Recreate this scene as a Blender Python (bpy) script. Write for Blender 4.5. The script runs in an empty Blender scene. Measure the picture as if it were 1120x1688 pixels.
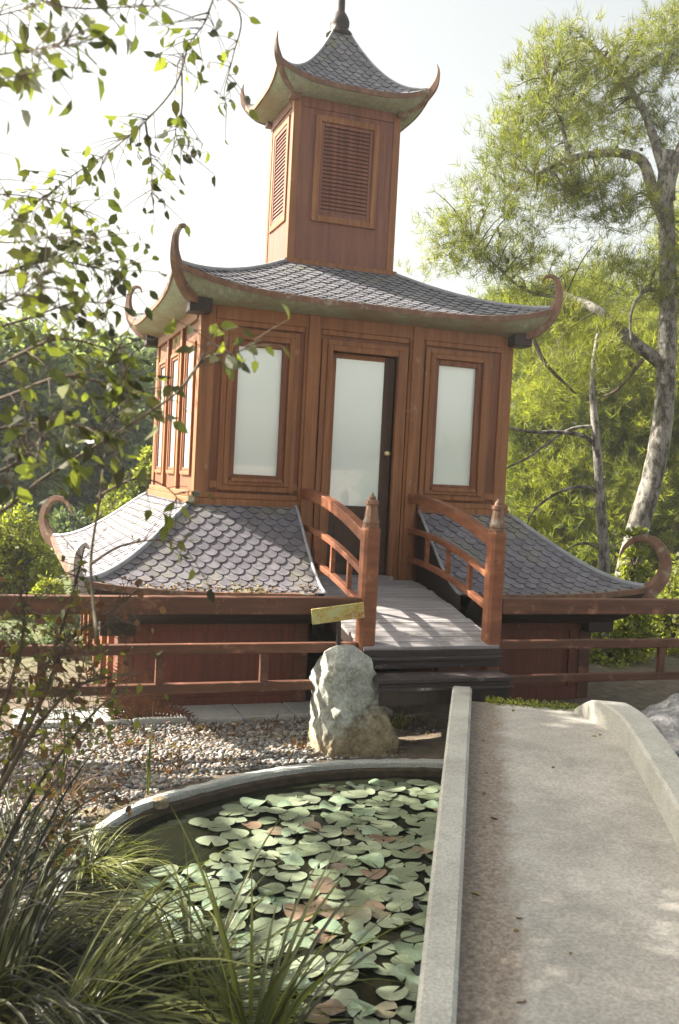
import bpy, bmesh, math, random
import numpy as np
from mathutils import Vector, Matrix
random.seed(7); rng = np.random.default_rng(7)
R = math.radians
scene = bpy.context.scene
# ---------------------------------------------------------------- camera
CAM = np.array([-3.033, -8.034, 1.779]); YAW, PITCH, ROLL, FPX = .342, -.036, .051, 1566.5
_F = np.array([math.sin(YAW)*math.cos(PITCH), math.cos(YAW)*math.cos(PITCH), math.sin(PITCH)])
_R0 = np.cross(_F, [0, 0, 1]); _R0 /= np.linalg.norm(_R0); _U0 = np.cross(_R0, _F)
_R = _R0*math.cos(ROLL)+_U0*math.sin(ROLL); _U = -_R0*math.sin(ROLL)+_U0*math.cos(ROLL)
cd = bpy.data.cameras.new('camera'); cam = bpy.data.objects.new('camera', cd); scene.collection.objects.link(cam)
cam.matrix_world = Matrix(((_R[0], _U[0], -_F[0], CAM[0]), (_R[1], _U[1], -_F[1], CAM[1]), (_R[2], _U[2], -_F[2], CAM[2]), (0, 0, 0, 1)))
cd.sensor_fit = 'VERTICAL'; cd.sensor_height = 24; cd.lens = FPX/1688*24; cd.clip_end = 2000; cd.clip_start = .05
cd.dof.use_dof = True; cd.dof.focus_distance = 8.0; cd.dof.aperture_fstop = 3.0
scene.camera = cam
def at(u, v, d):                       # a point of the place, from where it shows and its distance
    p = CAM+d*(_F+_R*(u-560)/FPX-_U*(v-844)/FPX); return Vector(p)
def onz(u, v, z):
    d = _F+_R*(u-560)/FPX-_U*(v-844)/FPX; return Vector(CAM+d*(z-CAM[2])/d[2])
# ---------------------------------------------------------------- sky, sun, exposure
SUN_EL = R(38); SUN_AZ = math.atan2(-.84, .54)          # from +y towards +x
w = bpy.data.worlds.new('World'); scene.world = w; w.use_nodes = True
nt = w.node_tree; bg = nt.nodes['Background']
sky = nt.nodes.new('ShaderNodeTexSky'); sky.sky_type = 'NISHITA'; sky.sun_disc = False
sky.sun_elevation = SUN_EL; sky.sun_rotation = SUN_AZ; sky.air_density = 1.0; sky.dust_density = 5.0; sky.ozone_density = .6
hs = nt.nodes.new('ShaderNodeHueSaturation'); hs.inputs['Saturation'].default_value = .4; nt.links.new(sky.outputs[0], hs.inputs['Color'])
tn = nt.nodes.new('ShaderNodeMix'); tn.data_type = 'RGBA'; tn.blend_type = 'MULTIPLY'; tn.inputs[0].default_value = 1; tn.inputs[7].default_value = (1, .97, .86, 1); nt.links.new(hs.outputs[0], tn.inputs[6])
nt.links.new(tn.outputs[2], bg.inputs[0]); bg.inputs[1].default_value = .085
sd = bpy.data.lights.new('sun', 'SUN'); sun = bpy.data.objects.new('sun', sd); scene.collection.objects.link(sun)
sd.energy = 5.0; sd.angle = R(.6); sd.color = (1, .92, .79)
sdir = Vector((math.sin(SUN_AZ)*math.cos(SUN_EL), math.cos(SUN_AZ)*math.cos(SUN_EL), math.sin(SUN_EL)))
sun.rotation_euler = sdir.to_track_quat('Z', 'Y').to_euler()
scene.view_settings.view_transform = 'Standard'; scene.view_settings.look = 'None'
scene.view_settings.exposure = 1.95; scene.view_settings.gamma = 1
# ---------------------------------------------------------------- helpers
class MB:
    def __init__(s): s.v = []; s.f = []; s.m = []
    def add(s, vs, fs, mi=0):
        o = len(s.v); s.v += [tuple(p) for p in vs]; s.f += [tuple(i+o for i in f) for f in fs]; s.m += [mi]*len(fs); return s
    def box(s, x0, x1, y0, y1, z0, z1, mi=0, tf=None):
        vs = [Vector((x, y, z)) for z in (z0, z1) for y in (y0, y1) for x in (x0, x1)]
        if tf: vs = [tf(p) for p in vs]
        return s.add(vs, [(0, 2, 3, 1), (4, 5, 7, 6), (0, 1, 5, 4), (2, 6, 7, 3), (0, 4, 6, 2), (1, 3, 7, 5)], mi)
    def bar(s, p, q, wx, wz, up=(0, 0, 1), mi=0):
        p, q = Vector(p), Vector(q); d = (q-p).normalized(); a = d.cross(Vector(up)).normalized(); b = a.cross(d)
        vs = [c+a*(sx*wx/2)+b*(sz*wz/2) for c in (p, q) for sx, sz in ((-1, -1), (1, -1), (1, 1), (-1, 1))]
        return s.add(vs, [(3, 2, 1, 0), (4, 5, 6, 7), (0, 1, 5, 4), (1, 2, 6, 5), (2, 3, 7, 6), (3, 0, 4, 7)], mi)
    def tube(s, pts, rs, n=8, mi=0, wob=0, sc=(1, 1)):
        pts = [Vector(p) for p in pts]; o = len(s.v); prev = None
        for i, p in enumerate(pts):
            d = (pts[min(i+1, len(pts)-1)]-pts[max(i-1, 0)]).normalized()
            if prev is None:
                a = d.cross(Vector((0, 0, 1)));
                if a.length < .2: a = d.cross(Vector((0, 1, 0)))
            else: a = prev-d*prev.dot(d)
            a.normalize(); prev = a; b = d.cross(a)
            for k in range(n):
                t = 2*math.pi*k/n; r = rs[i]*(1+wob*random.uniform(-1, 1))
                s.v.append(tuple(p+a*math.cos(t)*r*sc[0]+b*math.sin(t)*r*sc[1]))
        for i in range(len(pts)-1):
            for k in range(n):
                k2 = (k+1) % n; s.f.append((o+i*n+k, o+i*n+k2, o+(i+1)*n+k2, o+(i+1)*n+k)); s.m.append(mi)
        s.f.append(tuple(o+k for k in range(n))[::-1]); s.m.append(mi)
        s.f.append(tuple(o+(len(pts)-1)*n+k for k in range(n))); s.m.append(mi)
        return s
    def grid(s, fn, nu, nv, mi=0, thick=None):
        o = len(s.v)
        for j in range(nv+1):
            for i in range(nu+1): s.v.append(tuple(fn(i/nu, j/nv)))
        for j in range(nv):
            for i in range(nu):
                a = o+j*(nu+1)+i; s.f.append((a, a+1, a+nu+2, a+nu+1)); s.m.append(mi)
        return s
    def build(s, name, mats, parent=None, smooth=False, bevel=0, weld=False):
        me = bpy.data.meshes.new(name); me.from_pydata(s.v, [], s.f)
        mats = mats if isinstance(mats, (list, tuple)) else [mats]
        for m in mats: me.materials.append(m)
        me.polygons.foreach_set('material_index', s.m)
        if smooth: me.polygons.foreach_set('use_smooth', [True]*len(s.f))
        me.update()
        ob = bpy.data.objects.new(name, me); scene.collection.objects.link(ob)
        if parent is not None: ob.parent = parent
        if bevel:
            b = ob.modifiers.new('bevel', 'BEVEL'); b.width = bevel; b.segments = 2; b.limit_method = 'ANGLE'; b.angle_limit = R(40)
        return ob
def np_mesh(name, V, n, mat, parent=None, smooth=False):     # V: (k*n,3) verts, k faces with n corners each
    k = len(V)//n; me = bpy.data.meshes.new(name); me.vertices.add(len(V)); me.vertices.foreach_set('co', np.asarray(V, np.float32).ravel())
    me.loops.add(len(V)); me.loops.foreach_set('vertex_index', np.arange(len(V), dtype=np.int32))
    me.polygons.add(k); me.polygons.foreach_set('loop_start', np.arange(0, k*n, n, dtype=np.int32)); me.polygons.foreach_set('loop_total', np.full(k, n, np.int32))
    me.materials.append(mat); me.update(calc_edges=True); me.validate()
    ob = bpy.data.objects.new(name, me); scene.collection.objects.link(ob)
    if parent is not None: ob.parent = parent
    return ob
def tag(o, label=None, cat=None, group=None, kind=None):
    if label: o['label'] = label
    if cat: o['category'] = cat
    if group: o['group'] = group
    if kind: o['kind'] = kind
    return o
def empty(name, label, cat, loc=(0, 0, 0), group=None):
    o = bpy.data.objects.new(name, None); scene.collection.objects.link(o); o.empty_display_size = .2
    o.location = loc; o.rotation_euler = (0, 0, 0); return tag(o, label, cat, group)
# ---------------------------------------------------------------- materials
def newmat(name):
    m = bpy.data.materials.new(name); m.use_nodes = True; n = m.node_tree
    return m, n, n.nodes['Principled BSDF']
def noise(n, vec, scale, detail=4, rough=.6):
    t = n.nodes.new('ShaderNodeTexNoise'); t.inputs['Scale'].default_value = scale; t.inputs['Detail'].default_value = detail; t.inputs['Roughness'].default_value = rough
    n.links.new(vec, t.inputs['Vector']); return t
def ramp(n, fac, stops):
    r = n.nodes.new('ShaderNodeValToRGB'); e = r.color_ramp.elements
    while len(e) < len(stops): e.new(.5)
    for q, (p, c) in zip(e, stops): q.position = p; q.color = (*c, 1)
    n.links.new(fac, r.inputs[0]); return r
def mapping(n, scale=(1, 1, 1), kind='Object'):
    tc = n.nodes.new('ShaderNodeTexCoord'); mp = n.nodes.new('ShaderNodeMapping'); mp.inputs['Scale'].default_value = scale
    n.links.new(tc.outputs[kind], mp.inputs[0]); return mp.outputs[0]
def bump(n, h, bsdf, strength=.3, dist=.01):
    b = n.nodes.new('ShaderNodeBump'); b.inputs['Strength'].default_value = strength; b.inputs['Distance'].default_value = dist
    n.links.new(h, b.inputs['Height']); n.links.new(b.outputs[0], bsdf.inputs['Normal']); return b
def mixc(n, fac, a, b, mode='MIX'):
    m = n.nodes.new('ShaderNodeMix'); m.data_type = 'RGBA'; m.blend_type = mode
    for s, x in ((m.inputs[0], fac), (m.inputs[6], a), (m.inputs[7], b)):
        if isinstance(x, (int, float)): s.default_value = x
        elif isinstance(x, tuple): s.default_value = (*x, 1)
        else: n.links.new(x, s)
    return m.outputs[2]
def wood(name, dark, mid, light, grain=(28, 28, 1.2), rough=.6, weather=.0, wcol=(.3, .28, .25), bs=.35):
    m, n, b = newmat(name); v = mapping(n, grain); t = noise(n, v, 1, 6, .65)
    r = ramp(n, t.outputs[0], [(.3, dark), (.5, mid), (.72, light)])
    v2 = mapping(n, (1, 1, 1)); t2 = noise(n, v2, 1.6, 3)
    c = mixc(n, ramp(n, t2.outputs[0], [(.35, (0, 0, 0)), (.7, (1, 1, 1))]).outputs[0], r.outputs[0], tuple(x*.62 for x in mid), 'MIX')
    rr = n.nodes.new('ShaderNodeMix'); 
    c = mixc(n, .45, r.outputs[0], c)
    if weather:
        t3 = noise(n, v2, 7, 6, .7); c = mixc(n, ramp(n, t3.outputs[0], [(.62-weather*.2, (0, 0, 0)), (.72, (1, 1, 1))]).outputs[0], c, wcol)
    n.links.new(c, b.inputs['Base Color']); b.inputs['Roughness'].default_value = rough
    bump(n, t.outputs[0], b, bs, .004); return m
M = {}
M['wall'] = wood('wall_wood', (.11, .036, .016), (.195, .068, .028), (.275, .108, .045), weather=.0)
M['trim'] = wood('trim_wood', (.15, .055, .020), (.25, .10, .036), (.335, .15, .056), weather=.05, wcol=(.3, .2, .13))
M['tower'] = wood('tower_wood', (.125, .046, .031), (.20, .076, .049), (.27, .112, .072))
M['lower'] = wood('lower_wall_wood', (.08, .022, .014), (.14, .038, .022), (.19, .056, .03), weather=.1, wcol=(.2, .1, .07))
M['rail'] = wood('railing_wood', (.12, .038, .017), (.21, .07, .029), (.30, .115, .047), grain=(4, 4, 14), weather=.12, wcol=(.36, .15, .08))
M['fence'] = wood('fence_wood', (.055, .020, .010), (.105, .038, .019), (.18, .07, .036), grain=(2, 14, 14), weather=.3, wcol=(.3, .13, .08))
M['cap'] = wood('newel_cap_wood', (.10, .05, .025), (.18, .09, .05), (.26, .14, .08), weather=.3)
M['horn'] = wood('horn_wood', (.09, .045, .028), (.17, .085, .05), (.26, .14, .09), grain=(12, 12, 6), weather=.3, wcol=(.3, .3, .24))
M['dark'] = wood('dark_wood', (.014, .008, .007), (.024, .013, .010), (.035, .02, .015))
M['door_dark'] = wood('door_dark_wood', (.03, .014, .009), (.055, .026, .016), (.085, .04, .024))
M['deck'] = wood('deck_wood', (.17, .15, .15), (.30, .28, .29), (.44, .42, .42), grain=(1.5, 30, 30), weather=.3, wcol=(.42, .4, .36), rough=.75)
M['step'] = wood('step_wood', (.018, .012, .012), (.04, .026, .026), (.085, .06, .06), grain=(1.5, 30, 30), weather=.15, rough=.7)
def slate(name, a, b_, c, moss=(.25, .25, .15), mw=.2):
    m, n, b = newmat(name); g = n.nodes.new('ShaderNodeNewGeometry')
    r = ramp(n, g.outputs['Random Per Island'], [(0, a), (.5, b_), (1, c)])
    v = mapping(n); t = noise(n, v, 18, 5); col = mixc(n, .5, r.outputs[0], mixc(n, 1.0, r.outputs[0], ramp(n, t.outputs[0], [(.3, (.45, .45, .45)), (.7, (1.5, 1.5, 1.5))]).outputs[0], 'MULTIPLY'))
    t2 = noise(n, v, 2.5, 6, .7); col = mixc(n, ramp(n, t2.outputs[0], [(.62-mw*.3, (0, 0, 0)), (.75, (.8, .8, .8))]).outputs[0], col, moss)
    n.links.new(col, b.inputs['Base Color']); b.inputs['Roughness'].default_value = .62; bump(n, t.outputs[0], b, .25, .006); return m
M['slate'] = slate('slate_tiles', (.12, .12, .14), (.155, .155, .18), (.195, .19, .215))
M['slate_low'] = slate('slate_tiles_weathered', (.125, .115, .135), (.155, .145, .17), (.185, .175, .20), mw=.35)
def plain(name, col, rough=.6, var=.25, sc=8, metal=0, bs=.15, kind='Object'):
    m, n, b = newmat(name); v = mapping(n, kind=kind); t = noise(n, v, sc, 5, .65)
    r = ramp(n, t.outputs[0], [(.3, tuple(x*(1-var) for x in col)), (.7, tuple(min(1, x*(1+var)) for x in col))])
    n.links.new(r.outputs[0], b.inputs['Base Color']); b.inputs['Roughness'].default_value = rough; b.inputs['Metallic'].default_value = metal
    bump(n, t.outputs[0], b, bs, .005); return m
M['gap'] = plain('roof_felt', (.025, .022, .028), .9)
M['lead'] = plain('lead_flashing', (.28, .29, .32), .5)
def copper():
    m, n, b = newmat('patina_copper'); v = mapping(n, (6, 6, 1)); t = noise(n, v, 4, 6, .7); v2 = mapping(n); t2 = noise(n, v2, 1.3, 4)
    a = ramp(n, t.outputs[0], [(.3, (.17, .19, .13)), (.55, (.26, .29, .20)), (.75, (.36, .40, .30))])
    c = mixc(n, ramp(n, t2.outputs[0], [(.4, (0, 0, 0)), (.65, (1, 1, 1))]).outputs[0], a.outputs[0], (.21, .155, .085))
    n.links.new(c, b.inputs['Base Color']); b.inputs['Roughness'].default_value = .6; bump(n, t.outputs[0], b, .25, .01); return m
M['cove'] = copper()
def pane():
    m, n, b = newmat('white_glass'); v = mapping(n); t = noise(n, v, 1.2, 2)
    r = ramp(n, t.outputs[0], [(.3, (.76, .86, .83)), (.7, (.84, .92, .90))])  # opaque pane with a near-white base colour
    n.links.new(r.outputs[0], b.inputs['Base Color']); b.inputs['Roughness'].default_value = .06; b.inputs['Specular IOR Level'].default_value = 1.0; b.inputs['Coat Weight'].default_value = 1.0; b.inputs['Coat Roughness'].default_value = .03
    gl = n.nodes.new('ShaderNodeBsdfGlossy'); gl.inputs['Roughness'].default_value = .02; gl.inputs['Color'].default_value = (.9, .95, .93, 1); mx = n.nodes.new('ShaderNodeMixShader'); mx.inputs[0].default_value = .09
    n.links.new(b.outputs[0], mx.inputs[1]); n.links.new(gl.outputs[0], mx.inputs[2]); n.links.new(mx.outputs[0], n.nodes['Material Output'].inputs[0]); return m
M['pane'] = pane()
M['brass'] = plain('brass', (.6, .5, .3), .35, metal=.8)
def concrete(name, a, b_, stain, sc=3, st=(.55, .75)):
    m, n, b = newmat(name); v = mapping(n); t = noise(n, v, sc, 8, .7); t2 = noise(n, v, 90, 3, .6); t3 = noise(n, v, 1.4, 5, .7)
    c = ramp(n, t.outputs[0], [(.3, a), (.7, b_)]).outputs[0]
    c = mixc(n, ramp(n, t3.outputs[0], [(st[0], (0, 0, 0)), (st[1], (.8, .8, .8))]).outputs[0], c, stain)
    c = mixc(n, .35, c, mixc(n, 1.0, c, ramp(n, t2.outputs[0], [(.35, (.4, .4, .4)), (.65, (1.5, 1.5, 1.5))]).outputs[0], 'MULTIPLY'))
    n.links.new(c, b.inputs['Base Color']); b.inputs['Roughness'].default_value = .85; bump(n, t2.outputs[0], b, .5, .006); return m
M['kerb'] = concrete('kerb_concrete', (.29, .285, .255), (.43, .425, .39), (.21, .195, .16))
M['rim'] = concrete('rim_concrete', (.30, .31, .30), (.45, .46, .44), (.2, .19, .14))
def foliage(name, cols, trans=.5, rough=.55, sc=None):
    m, n, b = newmat(name); g = n.nodes.new('ShaderNodeNewGeometry')
    r = ramp(n, g.outputs['Random Per Island'], [(i/(len(cols)-1), c) for i, c in enumerate(cols)]).outputs[0]
    v = mapping(n); t = noise(n, v, sc or .9, 3); r = mixc(n, 1.0, r, ramp(n, t.outputs[0], [(.3, (.55, .6, .6)), (.7, (1.35, 1.3, 1.1))]).outputs[0], 'MULTIPLY')
    n.links.new(r, b.inputs['Base Color']); b.inputs['Roughness'].default_value = rough
    tr = n.nodes.new('ShaderNodeBsdfTranslucent'); n.links.new(mixc(n, 1.0, r, (1.5, 1.6, .7), 'MULTIPLY'), tr.inputs[0])
    mx = n.nodes.new('ShaderNodeMixShader'); mx.inputs[0].default_value = trans
    n.links.new(b.outputs[0], mx.inputs[1]); n.links.new(tr.outputs[0], mx.inputs[2]); n.links.new(mx.outputs[0], n.nodes['Material Output'].inputs[0]); return m
M['needles'] = foliage('pine_needles', [(.07, .08, .018), (.15, .165, .03), (.24, .25, .055)], .55)
M['needles_far'] = foliage('pine_needles_bright', [(.10, .115, .025), (.19, .21, .04), (.29, .30, .07)], .55)
M['leaf_far'] = foliage('far_leaves', [(.045, .065, .05), (.095, .125, .08), (.17, .205, .12)], .4, sc=.5)
M['leaf_shrub'] = foliage('shrub_leaves', [(.10, .115, .02), (.20, .22, .04), (.34, .35, .09)], .5)
M['leaf_near'] = foliage('near_leaves', [(.03, .03, .016), (.05, .058, .022), (.09, .105, .03), (.17, .19, .045)], .5, .4, 3)
M['leaf_low'] = foliage('low_leaves', [(.05, .06, .015), (.11, .12, .03), (.22, .22, .05)], .45, .45, 3)
M['leaf_rust'] = foliage('rusty_leaves', [(.06, .03, .02), (.12, .05, .03), (.13, .10, .04)], .35, .6, 3)
M['blade'] = foliage('grass_blades', [(.03, .036, .013), (.10, .115, .035), (.26, .27, .09)], .4, .4, 2)
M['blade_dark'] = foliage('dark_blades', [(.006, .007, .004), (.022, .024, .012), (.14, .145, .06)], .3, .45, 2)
M['fern'] = foliage('brown_fern', [(.05, .016, .012), (.12, .045, .028)], .2)
def bark(name, a, b_, spots, st=.6):
    m, n, b = newmat(name); v = mapping(n, (1, 1, .5)); t = noise(n, v, 14, 8, .75); t2 = noise(n, v, 5, 5)
    c = ramp(n, t2.outputs[0], [(.35, a), (.65, b_)]).outputs[0]
    c = mixc(n, ramp(n, t.outputs[0], [(st-.06, (0, 0, 0)), (st+.04, (1, 1, 1))]).outputs[0], c, spots)
    n.links.new(c, b.inputs['Base Color']); b.inputs['Roughness'].default_value = .85; bump(n, t.outputs[0], b, .7, .02); return m
M['bark_pale'] = bark('pale_bark', (.15, .14, .12), (.29, .275, .245), (.05, .043, .035), .52)
M['bark_dark'] = bark('dark_bark', (.06, .045, .03), (.12, .09, .06), (.03, .025, .02))
# ================================================================ GROUND, POND, PATH
PZ = -.14
pond = [(-2.78, -4.0), (-2.62, -3.35), (-2.43, -2.94), (-2.18, -2.65), (-1.89, -2.48), (-1.55, -2.31), (-1.2, -2.20), (-.85, -2.15), (-.5, -2.17), (-.15, -2.25), (.15, -2.42),
        (.42, -2.75), (.55, -3.3), (.4, -4.1), (0, -5), (-.6, -5.8), (-1.3, -6.4), (-2.1, -6.5), (-2.55, -6.1), (-2.72, -5.5), (-2.8, -4.8)]
def catmull(pts, k=6):
    out = []; n = len(pts)
    for i in range(n):
        p0, p1, p2, p3 = (np.array(pts[(i+j-1) % n]) for j in range(4))
        for s in range(k):
            t = s/k; out.append(.5*((2*p1)+(-p0+p2)*t+(2*p0-5*p1+4*p2-p3)*t*t+(-p0+3*p1-3*p2+p3)*t**3))
    return np.array(out)
PO = catmull(pond)
def signed(X, Y):                       # distance to pond outline, negative inside
    P = np.stack([X, Y], -1)[..., None, :]; A = PO; B = np.roll(PO, -1, 0); AB = B-A
    t = np.clip(((P-A)*AB).sum(-1)/(AB*AB).sum(-1), 0, 1); d = np.linalg.norm(P-(A+t[..., None]*AB), axis=-1).min(-1)
    x, y = X[..., None], Y[..., None]; c = ((A[:, 1] > y) != (B[:, 1] > y)) & (x < (B[:, 0]-A[:, 0])*(y-A[:, 1])/(B[:, 1]-A[:, 1]+1e-12)+A[:, 0])
    ins = (c.sum(-1) % 2) == 1; return np.where(ins, -d, d)
def ground_mat():
    m, n, b = newmat('garden_soil'); v = mapping(n); t = noise(n, v, 9, 8, .7); t2 = noise(n, v, .6, 4)
    soil = ramp(n, t.outputs[0], [(.3, (.06, .045, .03)), (.55, (.13, .10, .07)), (.75, (.22, .19, .14))]).outputs[0]
    gr = ramp(n, t.outputs[0], [(.3, (.05, .065, .02)), (.7, (.12, .15, .04))]).outputs[0]
    tc = n.nodes.new('ShaderNodeTexCoord'); sx = n.nodes.new('ShaderNodeSeparateXYZ'); n.links.new(tc.outputs['Object'], sx.inputs[0])
    mr = n.nodes.new('ShaderNodeMapRange'); mr.inputs[1].default_value = 0; mr.inputs[2].default_value = 4; n.links.new(sx.outputs[1], mr.inputs[0])
    n.links.new(mixc(n, mr.outputs[0], soil, gr), b.inputs['Base Color']); b.inputs['Roughness'].default_value = .95; bump(n, t.outputs[0], b, .6, .03); return m
def axis(lo, hi, step, far):
    a = list(np.arange(lo, hi+1e-6, step)); s = step; x = hi
    while x < far: s *= 1.5; x += s; a.append(x)
    s = step; x = lo
    while x > -far: s *= 1.5; x -= s; a.insert(0, x)
    return np.array(a)
gx, gy = axis(-4.2, 2.2, .07, 900), axis(-8.2, 0.2, .07, 900)
GX, GY = np.meshgrid(gx, gy)
SD = signed(GX, GY)
GZ = np.where(SD < 0, -.62, PZ-.01*0)+0*GX
GZ = np.where((SD >= 0), PZ, np.maximum(-.62, PZ-6*(-SD)))
GZ += np.where(SD > .12, .012*np.sin(GX*5.1+GY*2)*np.cos(GY*4.3), 0)
near_steps = np.exp(-((GX-.75)**2/.5+(GY+2.0)**2/.12)); GZ += np.where(SD > 0, .30*near_steps*np.clip(SD*6, 0, 1), 0)*np.where(GY > -1.2, 0, 1)
rr = np.hypot(GX+3, GY+8); GZ += np.clip((rr-45)/400, 0, 1)*6
ny, nx = GX.shape
idx = np.arange(nx*ny).reshape(ny, nx)
quads = np.stack([idx[:-1, :-1], idx[:-1, 1:], idx[1:, 1:], idx[1:, :-1]], -1).reshape(-1, 4)
g = MB(); g.v = [tuple(p) for p in np.stack([GX, GY, GZ], -1).reshape(-1, 3).tolist()]; g.f = [tuple(q) for q in quads.tolist()]; g.m = [0]*len(g.f)
ob = g.build('ground', ground_mat(), smooth=True); ob['kind'] = 'structure'
# water
def water_mat():
    m, n, b = newmat('pond_water'); b.inputs['Base Color'].default_value = (.012, .014, .008, 1); b.inputs['Roughness'].default_value = .04
    b.inputs['IOR'].default_value = 1.33; v = mapping(n); t = noise(n, v, 5, 2); bump(n, t.outputs[0], b, .08, .01); return m
WZ = -.215
wtr = MB(); wtr.add([(p[0]*1.0, p[1], WZ) for p in PO], [tuple(range(len(PO)))]); ob = wtr.build('pond_water', water_mat()); ob['kind'] = 'structure'
# concrete rim of the pond
def strip(line, w0, w1, z0, z1, name, mat, closed=False, jitter=0, kind='structure'):
    s = MB(); L = [Vector((*p, 0)) for p in line]; n = len(L)
    for i, p in enumerate(L):
        a = L[(i-1) % n] if closed else L[max(i-1, 0)]; b = L[(i+1) % n] if closed else L[min(i+1, n-1)]
        t = (b-a).normalized(); nn = Vector((t.y, -t.x, 0)); j = [random.uniform(-jitter, jitter) for _ in range(4)]
        for ww, z in ((w0, z0), (w0, z1-.012+j[2]*.3), (w0+(w1-w0)*.15+j[0], z1+j[2]*.4), (w1-(w1-w0)*.15+j[1], z1+j[3]*.4), (w1, z1-.012+j[3]*.3), (w1, z0)): s.v.append(tuple(p+nn*ww+Vector((0, 0, z))))
    for i in range(n if closed else n-1):
        a, b = i*6, ((i+1) % n)*6
        for k in range(5): s.f.append((a+k, b+k, b+k+1, a+k+1)); s.m.append(0)
    if not closed:
        s.f.append((0, 1, 2, 3, 4, 5)); s.f.append(tuple((n-1)*6+k for k in (5, 4, 3, 2, 1, 0))); s.m += [0, 0]
    ob = s.build(name, mat, smooth=False); ob['kind'] = kind; return ob
strip(PO, -.055, .012, PZ-.02, PZ+.022, 'pond_rim', M['rim'], closed=True, jitter=.008)
M['earth'] = plain('pond_bank_earth', (.055, .038, .024), .9, .5, 12, bs=.6)
strip(PO, -.06, .035, -.62, PZ-.02, 'pond_bank', M['earth'], closed=True, jitter=.012)
# paved ledge along the pagoda's foot
ledge = MB(); 
for i in range(7):
    x0 = -2.9+i*.42; ledge.box(x0+.004, x0+.416, -.98+random.uniform(-.02, .02), -.56, -.3, PZ+.05+random.uniform(-.006, .006))
ob = ledge.build('paving', M['rim'], bevel=.01); ob['kind'] = 'structure'
# garden path: a slightly humped concrete bridge over the pond
HD = R(28); PD = np.array([-math.sin(HD), -math.cos(HD)]); PN = np.array([math.cos(HD), -math.sin(HD)]); P0 = np.array([.10, -2.17])
def pz(s): return float(np.interp(s, [0, .5, 1.3, 2.1, 3, 4, 5.5, 8], [.262, .278, .292, .29, .262, .215, .14, .05]))
def pw(s): return float(np.interp(s, [0, .25, 1, 9], [.93, .90, .90, .90]))
def path_mat():
    m, n, b = newmat('path_concrete'); v = mapping(n); t = noise(n, v, 1.7, 9, .72); t2 = noise(n, v, 70, 3, .6)
    c = ramp(n, t.outputs[0], [(.36, (.27, .255, .23)), (.52, (.36, .34, .31)), (.68, (.46, .435, .40))]).outputs[0]
    # brown dirt gathered along the left kerb
    tc = n.nodes.new('ShaderNodeTexCoord'); vm = n.nodes.new('ShaderNodeVectorMath'); vm.operation = 'DOT_PRODUCT'
    n.links.new(tc.outputs['Object'], vm.inputs[0]); vm.inputs[1].default_value = (PN[0], PN[1], 0)
    ad = n.nodes.new('ShaderNodeMath'); ad.operation = 'ADD'; n.links.new(vm.outputs['Value'], ad.inputs[0]); ad.inputs[1].default_value = -float(P0@PN)
    t3 = noise(n, v, 5, 6, .75); sb = n.nodes.new('ShaderNodeMath'); sb.operation = 'MULTIPLY_ADD'; n.links.new(t3.outputs[0], sb.inputs[0]); sb.inputs[1].default_value = -.28; n.links.new(ad.outputs[0], sb.inputs[2])
    rm = ramp(n, sb.outputs[0], [(-.0, (.8, .8, .8)), (.10, (0, 0, 0))]); 
    t4 = noise(n, v, 42, 4, .8)
    c = mixc(n, rm.outputs[0], c, ramp(n, t4.outputs[0], [(.4, (.12, .08, .055)), (.6, (.27, .22, .17))]).outputs[0])
    c = mixc(n, .4, c, mixc(n, 1.0, c, ramp(n, t2.outputs[0], [(.35, (.45, .45, .45)), (.65, (1.45, 1.45, 1.45))]).outputs[0], 'MULTIPLY'))
    n.links.new(c, b.inputs['Base Color']); b.inputs['Roughness'].default_value = .85; bump(n, t2.outputs[0], b, .4, .005); return m
pm = MB()
def pth(i, j):
    s = -.04+i*8.6; q = P0+PD*s+PN*(-.02+j*(pw(s)+.04)); return (q[0], q[1], pz(s)-.012*math.sin(math.pi*j)*0)
pm.grid(pth, 80, 6)
pm.grid(lambda i, j: (*(P0+PD*(-.04+i*8.6)+PN*(-.02)), pz(i*8.6-.04)-.30*j-.004), 60, 1)
pm.grid(lambda i, j: (*(P0+PD*(-.04)+PN*(-.02+i*.97)), .262-.45*j), 6, 1)
ob = pm.build('path', path_mat(), smooth=False); ob['kind'] = 'structure'
def kerb(side):
    s = MB(); n = 220; sec = []
    for i in range(n+1):
        t = (i/n)**1.6*8.7-.02; 
        if side < 0: h = .105*min(1, (max(0, t+.02)/.04)**.5+.55); o0, o1 = -.135+.028*min(1, t/5), 0
        else:
            h = .15*math.sin(min(1, .06+max(0, t)/.4)*math.pi/2) ; o0 = pw(t); o1 = o0+.17
            if t < .9: dd = (.9-t)**2*.30; o0 -= dd; o1 -= dd*.8
        z = pz(max(t, 0)); b = .014
        for o, zz in ((o0, z-.34), (o0, z+h-b), (o0+b, z+h), (o1-b, z+h), (o1, z+h-b), (o1, z-.34)):
            q = P0+PD*t+PN*o; s.v.append((q[0], q[1], zz+random.uniform(-.0008, .0008)))
    for i in range(n):
        a = i*6; b = a+6
        for k in range(5): s.f.append((a+k, a+k+1, b+k+1, b+k)); s.m.append(0)
        s.f.append((a+5, a, b, b+5)); s.m.append(0)
    s.f.append((5, 4, 3, 2, 1, 0)); s.m.append(0)
    ob = s.build('kerb', M['kerb']); ob['kind'] = 'structure'
kerb(-1); kerb(1)
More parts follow.
